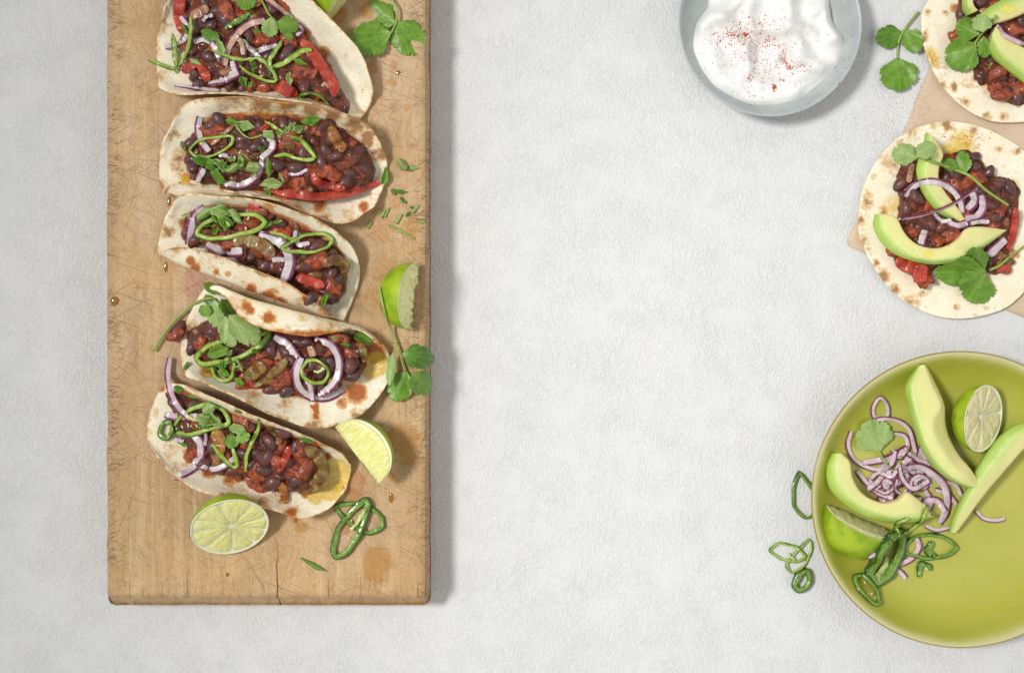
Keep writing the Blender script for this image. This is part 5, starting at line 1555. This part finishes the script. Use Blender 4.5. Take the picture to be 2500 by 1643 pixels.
# ------------------------------------------------------------------ garnish on the fourth taco
onion('onion arc coming from under the curled wall of the fourth taco', 'e', [(1150, 540), (1280, 620), (1360, 730), (1410, 800)], 88)
onion('long onion half ring at the right of the fourth taco', 'e', [(1540, 560), (1680, 620), (1755, 740), (1755, 880), (1690, 1010), (1570, 1090)], 82)
onion('onion loop sweeping along the front of the fourth taco', 'e', [(1400, 740), (1350, 880), (1380, 1020), (1490, 1110), (1650, 1115), (1800, 1040)], 85)
onion('short onion sliver pointing down at the front of the fourth taco', 'e', [(1430, 890), (1490, 1010), (1515, 1140)], 60)
bent('round chilli ring resting on the onions of the fourth taco', 'e', [(1400, 850), (1450, 775), (1550, 765), (1640, 830), (1660, 910), (1600, 970), (1500, 970), (1420, 920)], 40, 'chilli', closed=True, membrane=True)
bent('small chilli loop at the front left of the fourth taco', 'e', [(570, 830), (600, 930), (690, 965), (760, 900), (780, 790), (680, 770)], 45, 'chilli', closed=True)
bent('large pointed chilli ring under the coriander on the fourth taco', 'e', [(420, 745), (520, 640), (680, 580), (900, 540), (1110, 515), (1010, 640), (860, 725), (690, 780), (480, 800)], 58, 'chilli', closed=True, seeds=5, th=4.0, membrane=True)
sprig('long stemmed coriander sprig lying over the left end of the fourth taco', 'e', [((590, 200), (610, 450), 175, 'leaf2', .2, .3), ((690, 350), (760, 640), 200, 'leaf2', .1, .2), ((720, 340), (1010, 600), 250, 'leaf2', .1, .2), ((530, 250), (470, 350), 120, 'leaf'), ((650, 190), (740, 330), 120, 'leaf3')],
      [([(10, 680), (130, 500), (280, 330), (450, 210), (570, 185)], 28), ([(575, 185), (640, 270), (710, 380)], 26)], lift=.3)
sprig('dark wilted coriander at the upper left tip of the fourth taco', 'e', [((480, 40), (640, 140), 90, 'leaf3'), ((500, 150), (560, 250), 80, 'leaf3')], name='coriander_leaf')
for lab, ctr, sz, an, asp, m in (('coriander scrap on the bare left edge of the fourth taco', (325, 825), 110, 2.2, .45, 'leaf3'), ('small coriander scrap right of the small loop on the fourth taco', (830, 820), 90, 1.2, .7, 'leaf2'), ('coriander scrap at the front edge of the fourth taco', (820, 970), 120, .5, .7, 'leaf'),
        ('chopped stalk bit at the front of the fourth taco', (1000, 990), 90, -.5, .35, 'leaf2'), ('coriander scrap at the right end under the curled wall of the fourth taco', (1980, 560), 180, .5, .5, 'leaf'), ('dark coriander scrap right of the onions on the fourth taco', (1820, 620), 110, .2, .6, 'leaf3'),
        ('coriander scraps inside the small loop on the fourth taco', (670, 880), 130, .7, .7, 'leaf'), ('coriander scrap inside the pointed ring of the fourth taco', (620, 680), 200, -.3, .6, 'leaf')):
    scrap(lab, 'e', ctr, sz, an, asp, m)

# ------------------------------------------------------------------ garnish on the bottom taco
onion('onion chunk under the small ring at the left of the bottom taco', 'f', [(210, 450), (300, 470), (400, 470), (560, 480)], 85, 'onion2')
onion('onion strip curving down through the left of the bottom taco', 'f', [(490, 640), (560, 720), (565, 850), (500, 950)], 92)
onion('onion end overhanging the front left rim of the bottom taco', 'f', [(300, 1065), (420, 1020), (520, 950)], 82)
onion('stained onion arc at the front of the bottom taco', 'f', [(540, 950), (680, 990), (800, 950), (920, 860)], 72)
onion('tiny upright onion sliver left of centre on the bottom taco', 'f', [(605, 630), (600, 750)], 42)
onion('small onion piece at the left edge of the bottom taco', 'f', [(320, 690), (390, 720)], 80, 'onion2')
bent('green chilli bent in a vee at the front of the bottom taco', 'f', [(680, 740), (760, 860), (880, 970), (920, 950), (890, 820), (850, 660)], 55, 'chilli')
bent('thin wavy chilli strip right of centre on the bottom taco', 'f', [(1130, 490), (1125, 590), (1060, 720), (1010, 850), (1000, 1000)], 50, 'chilli', lift=.15)
bent('large seeded chilli ring at the left of the bottom taco', 'f', [(290, 600), (380, 450), (520, 375), (660, 340), (790, 400), (840, 530), (660, 590), (480, 645), (350, 640)], 58, 'chilli', closed=True, seeds=6, th=4.2, membrane=True)
bent('small upright chilli ring at the left edge of the bottom taco', 'f', [(160, 640), (190, 540), (270, 515), (290, 610), (230, 690)], 58, 'chilli2', closed=True, th=4.0)
onion('long onion strip draped over the upper left tip of the bottom taco', 'e', [(170, 740, .3), (150, 890, .3), (180, 1070), (240, 1200), (330, 1290)], 68, 'onion2')
sprig('small bright coriander leaves in the middle of the bottom taco', 'f', [((870, 640), (860, 780), 140, 'leaf'), ((900, 700), (1040, 640), 120, 'leaf')], name='coriander_sprig')
for lab, ctr, sz, an, asp, m in (('pale coriander scrap on the large ring of the bottom taco', (640, 490), 260, .4, .6, 'leaf2'), ('square coriander scrap in the middle of the bottom taco', (920, 590), 160, .1, .55, 'leaf2'), ('coriander scrap at the top of the large ring of the bottom taco', (640, 390), 160, -.5, .75, 'leaf2'),
        ('coriander scrap at the upper left of the bottom taco', (340, 200), 110, .3, .7, 'leaf3'), ('thin coriander shred at the upper left of the bottom taco', (480, 275), 130, .2, .3, 'leaf'), ('green shred at the back right of the bottom taco', (1600, 700), 160, .3, .3, 'leaf3'), ('green shred at the left edge of the bottom taco', (400, 745), 130, .2, .25, 'leaf')):
    scrap(lab, 'f', ctr, sz, an, asp, m)

# fine chopped shreds strewn over the tacos
_keep = _seed[0]; _seed[0] = 5000
for name_, c_, cx_, cy_, sx_, sy_, n_ in (('topmost taco', 'a', 1300, 800, 420, 240, 9), ('second taco', 'b', 950, 900, 330, 200, 12), ('second taco', 'c', 450, 420, 200, 130, 6), ('third taco', 'd', 800, 300, 330, 110, 12),
                                          ('fourth taco', 'e', 680, 780, 190, 130, 12), ('bottom taco', 'f', 600, 520, 220, 130, 12)):
    r_ = random.Random(n_ + len(name_))
    for k in range(n_):
        scrap('tiny chopped coriander shred among many on the ' + name_, c_, (r_.gauss(cx_, sx_ * .7), r_.gauss(cy_, sy_ * .7)), r_.uniform(11, 22) / CROPS[c_][2], r_.uniform(0, 3.1), r_.uniform(.28, .6),
              r_.choice(('leaf', 'leaf', 'leaf2', 'leaf3')), group='coriander shreds on the ' + name_)
_seed[0] = _keep

# ------------------------------------------------------------------ loose pieces on the board
def board_bean():
    t = thing('bean_clump', drop(*cr('e', [(250, 490)])[0]), 'crushed bean lying on the board left of the fourth taco', 'bean')
    instance(BEANS[1], 'bean', t, drop(*cr('e', [(255, 480)])[0]) + np.array([0, 0, .003]), .0080, (.2, .1, .8))
    instance(TOMS[2], 'bean_mash', t, drop(*cr('e', [(235, 530)])[0]) + np.array([0, 0, .001]), .0055, (.2, .1, .3))
board_bean()
sprig('three-leafed coriander sprig at the top right of the board', 'i', [((1190, 300), (730, 150), 430, 'leaf', .5, .35), ((1130, 420), (590, 570), 430, 'leaf', .4, .2), ((1170, 270), (1500, 680), 430, 'leaf', .4, .35)], [([(1090, -40), (1150, 40), (1190, 120), (1190, 260), (1120, 430)], 34)], lift=.4)
sprig('coriander sprig reaching past the right edge of the board', 'k', [((510, 1030), (825, 1090), 230, 'leaf3', .4, .4), ((560, 1190), (440, 1480), 260, 'leaf', .3, .3), ((610, 1200), (770, 1410), 230, 'leaf', .3, .4), ((430, 1010), (390, 1330), 90, 'leaf2', .3, .6)], [([(300, 400), (330, 560), (370, 690), (440, 880), (500, 1050), (540, 1200)], 26)], lift=.3)
for lab, ctr, sz, an, asp, m, f in (('pale toothed coriander scrap on the right of the board', (690, 270), 200, .9, .6, 'leaf2', .2), ('frilly coriander scrap end on the right of the board', (820, 320), 130, -.1, .5, 'leaf2', .1),
        ('chopped coriander strip pointing right beside the second taco', (655, 615), 180, .15, .28, 'leaf3', .1), ('dark coriander nib beside the second taco', (580, 620), 90, 1.2, .6, 'leaf3', .1), ('chopped coriander sliver slanting right of the second taco', (700, 725), 150, .85, .28, 'leaf3', .1)):
    scrap(lab, 'j', ctr, sz, an, asp, m, fold=f)
for lab, pts, w in (('chopped green stalk under the second taco\'s right end', [(340, 880), (420, 855)], 34), ('pale chopped stalk in a pair right of the second taco', [(420, 950), (470, 850)], 36), ('brighter chopped stalk of the pair right of the second taco', [(465, 940), (520, 815)], 32), ('chopped stalk nearest the third taco\'s top', [(240, 1080), (300, 1000)], 38),
        ('pale chopped stalk in the middle of the board\'s right side', [(605, 1020), (680, 900)], 44), ('tiny stalk at the board\'s right edge', [(905, 1000), (980, 1010)], 32), ('longest green stalk shred on the board\'s right side', [(520, 1055), (610, 1085), (700, 1130), (840, 1215)], 34)):
    V, F, A = stem_mesh('j', pts if len(pts) > 2 else [pts[0], ((pts[0][0] + pts[1][0]) / 2 + 3, (pts[0][1] + pts[1][1]) / 2), pts[1]], w, lift=.02, n=10)
    mk('chopped_stalk', V, F, MT['stem'], label=lab, cat='coriander', group='chopped stalks on the board')
scrap('purple tinged chopped scrap near the board\'s right edge', 'j', (860, 830), 130, -.9, .4, 'leaf2')
scrap('small dark leaf scrap near the board\'s right edge', 'j', (765, 905), 100, -.5, .5, 'leaf3')
scrap('tiny leaf scrap above the purple tinged one on the board', 'j', (812, 815), 70, .1, .5, 'leaf3')
scrap('slender rolled green leaf shred at the foot of the board', 'full', (767, 1380), 76, .46, .16, 'leaf')
bent('upper chilli ring lying flat below the bottom taco', 'g', [(1530, 1110), (1650, 1090), (1780, 1110), (1880, 1190), (1890, 1270), (1790, 1320), (1690, 1280), (1580, 1190)], 40, 'chilli2', closed=True)
bent('long chilli ring with a seed leaning on another ring at the foot of the board', 'g', [(1510, 1440), (1545, 1290), (1650, 1150), (1755, 1060), (1780, 1100), (1755, 1220), (1690, 1370), (1600, 1480), (1530, 1500)], 52, 'chilli2', closed=True, seeds=2, th=4.0, membrane=True)
for lab, c, ctr, r, a in (('amber oil drop alone near the board\'s left edge', 'full', (280, 735), 12, .9), ('clear oil drip below the left end of the second taco', 'full', (413, 492), 5, 2.4), ('clear oil drip below the left end of the third taco', 'full', (405, 652), 5, 2.6),
        ('tiny oil bead on the board\'s lower left', 'full', (555, 1402), 5, 1.0), ('small amber drop under the red drop, board\'s top right', 'full', (973, 178), 5, 1.2), ('oil bead between the lime wedge and the chilli rings', 'full', (955, 1215), 6, 2.0), ('oil drip at the front of the bottom taco', 'full', (722, 1268), 5, 1.6), ('oil streak left of the skin side up lime wedge', 'full', (932, 745), 4, 4.0)):
    oil_drop(lab, c, ctr, r, asp=a)

# ------------------------------------------------------------------ table sprig and table chillies
sprig('coriander sprig on the bare table between bowl and tortillas', 'm', [((800, 410), (460, 530), 290, 'leaf3', .4, .25), ((820, 390), (1030, 640), 280, 'leaf', .4, .3), ((730, 730), (770, 1160), 480, 'leaf', .4, .2)], [([(1000, 150), (860, 330), (800, 420), (745, 560), (728, 760)], 34)], lift=.25)
SKIP.add(id(PLATE_TREE))          # these lie on the table, partly below the plate's rim
bent('chilli ring half hidden by the green plate\'s left rim', 'p', [(205, 655), (175, 740), (182, 830), (240, 882), (285, 850), (290, 780), (258, 720)], 21, 'chilli2', closed=True, th=4)
bent('lower linked chilli ring touching the plate on the table', 'p', [(143, 1110), (200, 1040), (255, 988), (266, 1040), (228, 1120), (170, 1155)], 15, 'chilli', closed=True)
bent('oval chilli ring lying on another ring left of the plate', 'p', [(60, 1040), (110, 1008), (190, 1028), (236, 1072), (190, 1098), (110, 1082)], 17, 'chilli', closed=True, th=2.6, membrane=True)
bent('short dark chilli tube on the table below the two linked rings', 'p', [(180, 1215), (205, 1160), (245, 1140), (255, 1190), (235, 1225), (200, 1240)], 34, 'chilli2', closed=True, th=8)

SKIP.clear()

# ------------------------------------------------------------------ things on the green plate
r_ = random.Random(5)
for k in range(34):               # the rest of the heap: slices nothing tells apart
    cx_, cy_ = r_.gauss(700, 75), r_.gauss(700, 70)
    if not (500 < cx_ < 930 and 540 < cy_ < 900):
        cx_, cy_ = 700 + 60 * math.sin(k), 700 + 50 * math.cos(k)
    a_, l_ = r_.uniform(0, 6.3), r_.uniform(45, 80)
    pts_ = [(cx_ + l_ * (t - .5) * math.cos(a_) - 34 * (4 * t * (1 - t) - .5) * math.sin(a_), cy_ + l_ * (t - .5) * math.sin(a_) + 34 * (4 * t * (1 - t) - .5) * math.cos(a_)) for t in (0, .25, .5, .75, 1)]
    onion('small tangled red onion slice in the heap on the plate', 'p', pts_, r_.uniform(28, 42), 'onion2', th=2.0, lift=.02, group='tangled onion heap')
pl = 'soaked onions on the plate'
for lab, pts, w, cl in (
    ('curved onion slice at the bottom of the plate pile, left', [(490, 650), (540, 710), (600, 765), (670, 785)], 30, False), ('onion slice buried in the left of the plate pile', [(520, 610), (590, 600), (650, 590)], 40, False),
    ('onion slice standing left of the plate pile centre', [(640, 640), (600, 700), (545, 745)], 32, False), ('short onion slice in the plate pile centre', [(655, 650), (640, 740)], 36, False), ('onion curl beside the lower left avocado inside edge', [(690, 690), (680, 740), (715, 765), (740, 740)], 20, False),
    ('onion slice under the upper avocado', [(740, 560), (800, 600), (850, 620)], 34, False), ('onion slice at the right of the plate pile', [(930, 700), (985, 720), (1010, 770)], 26, False), ('second onion slice at the right of the plate pile', [(880, 740), (940, 760), (985, 810)], 30, False),
    ('onion slice deep in the lower plate pile', [(830, 740), (860, 800), (840, 860)], 34, False), ('onion slice above the dark chilli ring on the plate', [(830, 920), (885, 942), (950, 930)], 24, False), ('onion slice beneath the dark chilli ring on the plate', [(700, 1115), (760, 1085), (800, 1030), (790, 980)], 34, False),
    ('loose onion end at the lower centre of the plate', [(675, 1125), (735, 1180)], 32, False), ('onion slice peeking out beside the lime wedge on the plate', [(550, 1075), (620, 1050)], 26, False),
    ('single thin onion slice right of the straight avocado slice', [(1080, 845), (1120, 885), (1180, 895), (1225, 885)], 24, False), ('small pointed onion loop at the top of the plate pile', [(575, 380), (572, 330), (605, 285), (640, 320), (645, 375), (610, 385)], 24, True),
    ('onion arc at the upper right of the plate pile', [(670, 460), (730, 475), (745, 530), (715, 575)], 28, False), ('pink onion piece right of the coriander leaf on the plate', [(620, 600), (680, 570), (735, 535)], 46, False),
    ('large onion arc over the top of the plate pile', [(520, 440), (600, 392), (690, 398), (750, 440), (772, 510), (785, 560)], 28, False), ('large onion hook at the left of the plate pile', [(462, 450), (445, 520), (475, 590), (540, 632), (610, 645), (665, 615), (685, 550)], 28, False),
    ('tight onion ring in the middle of the plate pile', [(760, 730), (765, 690), (805, 670), (845, 700), (820, 735)], 26, True), ('onion slice linking left pile and tight ring', [(700, 630), (715, 690), (770, 740), (850, 700)], 30, False),
    ('widest pale onion arc at the right of the plate pile', [(735, 632), (800, 625), (870, 662), (925, 720), (942, 790), (930, 860), (900, 910)], 46, False), ('onion arc by the chilli prongs at the bottom of the plate pile', [(800, 870), (830, 800), (890, 795), (930, 850)], 40, False),
    ('wavy onion shred left of the plate pile centre', [(560, 690), (600, 660), (660, 680), (690, 650)], 26, False), ('small onion fragment near the upper avocado', [(820, 560), (840, 610)], 30, False),
    ('narrow onion curl at the lower left of the plate pile', [(580, 740), (630, 760), (670, 740)], 20, False)):
    onion(lab, 'p', pts, w, 'onion2', closed=cl, th=2.4, lift=.05, group=pl)
ZP = .0092
avocado('straight avocado slice at the right of the plate, cut by the photo edge', 'p', [
    [(1400, 480, 2.0), (1330, 545, 2.0), (1210, 680, 1.7), (1110, 800, 1.5), (1030, 905, 1.2), (985, 955, .7)],
    [(1400, 430, 2.2), (1300, 470, 2.3), (1180, 610, 2.2), (1080, 730, 2.0), (1000, 870, 1.5), (968, 955, .8)],
    [(1400, 400, 1.9), (1260, 425, 1.8), (1130, 560, 1.7), (1055, 700, 1.5), (975, 860, 1.1), (950, 958, .6)]], ZP)
avocado('lower left avocado crescent curling round the onions on the plate', 'p', [
    [(420, 562, 1.8), (468, 605, 2.0), (480, 680, 2.0), (530, 760, 2.0), (620, 802, 2.0), (700, 785, 2.0), (745, 745, 2.0), (825, 812, 1.5)],
    [(395, 562, 1.9), (392, 620, 2.2), (415, 720, 2.3), (475, 795, 2.3), (570, 850, 2.3), (680, 878, 2.2), (790, 875, 1.9), (860, 870, 1.3)],
    [(368, 562, 1.5), (338, 630, 1.5), (345, 720, 1.5), (405, 800, 1.5), (520, 876, 1.5), (660, 910, 1.5), (800, 902, 1.3), (890, 872, .9)]], ZP)
avocado('upper avocado slice with stone hollow, leaning over the onions on the plate', 'p', [
    [(836, 122, 1.6), (885, 215, 1.9), (930, 320, 2.3), (942, 410, 1.9), (965, 490, 1.9), (1010, 570, 2.1), (1060, 632, 2.2), (1112, 722, 1.6)],
    [(825, 122, 2.0), (865, 225, 2.6), (905, 325, 2.8), (868, 400, 2.9), (885, 490, 3.0), (950, 600, 3.0), (1030, 680, 2.7), (1105, 730, 1.8)],
    [(805, 125, 2.0), (765, 215, 2.5), (775, 320, 2.8), (805, 430, 2.9), (840, 530, 3.0), (910, 635, 2.9), (1000, 705, 2.6), (1095, 738, 1.8)],
    [(790, 130, 1.6), (730, 222, 1.6), (736, 310, 1.7), (770, 430, 1.9), (812, 545, 2.0), (882, 645, 2.0), (985, 716, 1.8), (1085, 742, 1.3)]], ZP)
sprig('single pale coriander leaf on the plate\'s onions', 'p', [((605, 555), (550, 400), 190, 'leaf2', .2, .2), ], [([(560, 480), (600, 550), (648, 630)], 13)], name='coriander_leaf', lift=.2)
bent('dark oval chilli ring on the plate, right of the chilli tube', 'p', [(720, 1040), (760, 985), (850, 962), (940, 985), (988, 1030), (930, 1072), (830, 1080), (750, 1065)], 22, 'chilli2', closed=True, th=4.5)
bent('chilli offcut inside the dark oval ring on the plate', 'p', [(870, 1000), (840, 1040), (880, 1075)], 44, 'chilli2', th=4)
bent('chilli wedge below the dark oval ring on the plate', 'p', [(800, 1175), (805, 1110), (850, 1120), (860, 1140)], 40, 'chilli2', th=4, seeds=2)
bent('long dark hollow chilli tube on the plate beside the lime wedge', 'p', [(550, 1155), (600, 1060), (655, 980), (705, 950), (715, 1000), (690, 1090), (640, 1170), (580, 1205)], 56, 'chilli2', closed=True, th=9, seeds=1, membrane=True)
ck = thing('chilli_piece', drop(*cr('p', [(710, 950)])[0]), 'two-pronged chilli stalk end leaning on the lower left avocado', 'chilli', 'sliced green chillies')
for pts, w in (([(700, 970), (685, 915), (750, 880)], 24), ([(720, 960), (770, 930), (815, 890), (842, 820)], 24)):
    bent('prong', 'p', pts, w, 'chilli', th=3.2, lift=.15, parent=ck, name='prong')
bent('small seeded chilli ring at the bottom left of the plate', 'p', [(482, 1175), (520, 1162), (578, 1215), (604, 1305), (560, 1295), (500, 1235)], 23, 'chilli2', closed=True, th=5, seeds=4)

# ------------------------------------------------------------------ toppings of the flat tortilla on the parchment
ZF = .0125
avocado('slim avocado slice at the top of the flat tortilla', 'n', [
    [(700, 180, 1.6), (775, 290, 1.6), (745, 380, 1.5), (745, 490, 1.5), (800, 580, 1.5), (880, 680, 1.4), (925, 765, 1.1)],
    [(670, 150, 1.8), (670, 290, 1.9), (640, 400, 1.8), (645, 500, 1.8), (700, 610, 1.8), (780, 710, 1.6), (880, 785, 1.1)],
    [(640, 130, 1.4), (590, 280, 1.2), (558, 400, 1.2), (580, 510, 1.2), (625, 610, 1.2), (710, 710, 1.1), (830, 788, .9)]], ZF - .003)
onion('glassy onion pile slice right of centre on the flat tortilla', 'n', [(1040, 590), (1055, 680), (1005, 755), (920, 770)], 70, 'onion2')
onion('folded onion slice inside the pile on the flat tortilla', 'n', [(980, 570), (990, 640), (940, 700)], 70, 'onion2')
onion('small onion arc left of the pile on the flat tortilla', 'n', [(690, 735), (750, 785), (820, 780)], 42)
onion('dark purple onion end at the centre of the flat tortilla', 'n', [(800, 800), (870, 820), (940, 800)], 55, 'onion2')
onion('short pale onion stick above the avocado crescent on the flat tortilla', 'n', [(960, 795), (1100, 785)], 48)
onion('white onion wedge in the crescent\'s hollow on the flat tortilla', 'n', [(600, 955), (615, 900), (632, 850)], 70)
avocado('big avocado crescent across the flat tortilla', 'n', [
    [(350, 732, 1.5), (432, 745, 1.7), (490, 860, 1.9), (580, 942, 2.0), (700, 972, 2.0), (800, 948, 2.0), (880, 890, 2.0), (940, 818, 2.0), (1070, 815, 1.8), (1222, 846, 1.0)],
    [(300, 735, 1.6), (330, 850, 1.9), (420, 960, 2.0), (530, 1040, 2.1), (670, 1070, 2.1), (800, 1062, 2.1), (900, 1040, 2.0), (1000, 985, 1.9), (1110, 920, 1.7), (1224, 850, 1.0)],
    [(262, 732, 1.3), (244, 830, 1.2), (320, 965, 1.2), (460, 1055, 1.3), (640, 1102, 1.3), (790, 1096, 1.3), (910, 1062, 1.3), (1020, 1005, 1.3), (1130, 928, 1.2), (1226, 853, .8)]], ZF - .002, oil_spots=[(650, 1022, 42)])
onion('purple onion slice under the right tip of the avocado crescent', 'n', [(1090, 1030), (1150, 970), (1210, 910)], 85, 'onion2')
onion('large glassy onion arc over the slim avocado on the flat tortilla', 'n', [(480, 600), (560, 515), (680, 490), (800, 530), (880, 620), (905, 720)], 58)
onion('straight purple onion strip crossing the slim avocado', 'n', [(440, 765), (600, 740), (780, 682), (900, 615), (1010, 540)], 46, 'onion2', tilt=.9, th=2.0, flip=True)
sprig('long stemmed coriander sprig across the top of the flat tortilla', 'n', [((570, 320), (385, 270), 165, 'leaf2', .2, .3), ((560, 310), (690, 215), 120, 'leaf2', .2, .3), ((930, 430), (890, 270), 115, 'leaf', .2, .2), ((870, 390), (750, 345), 90, 'leaf3', .1, .1)], [([(580, 310), (720, 360), (870, 415), (960, 455), (1080, 560), (1235, 665)], 26)], lift=.25)
sprig('three-lobed coriander sprig at the lower right of the flat tortilla', 'n', [((1070, 1140), (950, 990), 170, 'leaf', .2, .3), ((1080, 1150), (700, 1160), 215, 'leaf', .2, .2), ((1070, 1160), (940, 1365), 280, 'leaf', .2, .15)], [([(1100, 1140), (1170, 1110), (1260, 1035), (1390, 940)], 20)], lift=.2)
avocado('avocado wedge with oil pool at the top of the corner tortilla', 'm', [
    [(1990, 305, 1.9), (2120, 280, 2.0), (2300, 215, 2.0), (2500, 110, 2.0), (2700, 0, 1.6)],
    [(1880, 250, 2.1), (2050, 140, 2.3), (2250, 40, 2.3), (2450, -60, 2.2), (2660, -120, 1.7)],
    [(1770, 175, 1.6), (1930, 60, 1.6), (2150, -60, 1.6), (2380, -150, 1.6), (2620, -200, 1.3)]], ZF - .003, oil_spots=[(2150, 125, 95)])
avocado('avocado slice running down the right of the corner tortilla', 'm', [
    [(2000, 320, 1.8), (2120, 440, 1.9), (2300, 540, 1.9), (2480, 640, 1.8)],
    [(1940, 440, 1.9), (2040, 640, 2.1), (2190, 790, 2.1), (2400, 950, 2.0)],
    [(1900, 640, 1.3), (1990, 780, 1.3), (2150, 920, 1.3), (2360, 1080, 1.3)]], ZF - .003)
avocado('narrow avocado sliver at the top left of the corner tortilla', 'm', [
    [(1700, -40, 1.7), (1720, 60, 1.7), (1770, 130, 1.5)], [(1630, -40, 1.8), (1640, 80, 1.8), (1690, 170, 1.5)], [(1585, -40, 1.3), (1580, 90, 1.3), (1620, 200, 1.1)]], ZF - .003)
onion('pale onion slice beside the long avocado on the corner tortilla', 'm', [(2010, 330), (2090, 440), (2220, 510), (2346, 560), (2480, 590)], 75, 'onion2')
sprig('wet coriander sprig on the corner tortilla', 'm', [((1790, 440), (1480, 300), 290, 'leaf', .2, .3), ((1820, 420), (1800, 190), 250, 'leaf2', .2, .35), ((1740, 560), (1380, 840), 440, 'leaf', .2, .2), ((1830, 460), (1850, 740), 180, 'leaf', .3, .35)],
      [([(2000, 200), (1930, 290), (1860, 380), (1780, 470), (1700, 580)], 40)], lift=.3)
V, F, A = stem_mesh('m', [(1990, 740), (1950, 790), (1905, 850)], 50, lift=.05, n=10)
mk('chopped_stalk', V, F, MT['stem'], label='chopped stalk bit leaning on the avocado of the corner tortilla', cat='coriander')

# ------------------------------------------------------------------ paprika and pepper specks that fell on the food
def at(c, x, y):
    return cr(c, [(x, y)])[0]
for par, rows in ((T4, [('e', 880, 600, 14, 8, 40), ('e', 1620, 860, 40, 20, 22), ('e', 700, 700, 26, 14, 30), ('e', 1900, 1100, 36, 18, 30), ('e', 900, 350, 26, 14, 30)]),
                  (T5, [('f', 620, 1005, 6, 5, 70), ('f', 1310, 1220, 6, 6, 60), ('f', 640, 480, 18, 10, 26), ('f', 1500, 1350, 30, 12, 20), ('f', 800, 1000, 50, 20, 30)]),
                  (T2, [('b', 1290, 1120, 6, 5, 26), ('b', 1600, 100, 40, 6, 40), ('b', 1000, 700, 50, 30, 30)]),
                  (T3, [('d', 430, 700, 8, 7, 40), ('d', 1300, 1120, 34, 8, 46), ('d', 1050, 1000, 24, 6, 26), ('d', 620, 620, 30, 8, 24)]),
                  (T1, [('a', 1500, 1300, 50, 4, 30), ('a', 1000, 1150, 40, 20, 16), ('h', 1850, 800, 20, 20, 16)]),
                  (D1, [('n', 850, 170, 40, 12, 60), ('n', 700, 650, 30, 50, 40), ('n', 1100, 200, 40, 20, 40), ('n', 600, 1000, 40, 12, 16)])):
    flakes('paprika_specks', [at(c, x, y) + (sx, sy, n, .3, .9) for c, x, y, sx, sy, n in rows], parent=par)
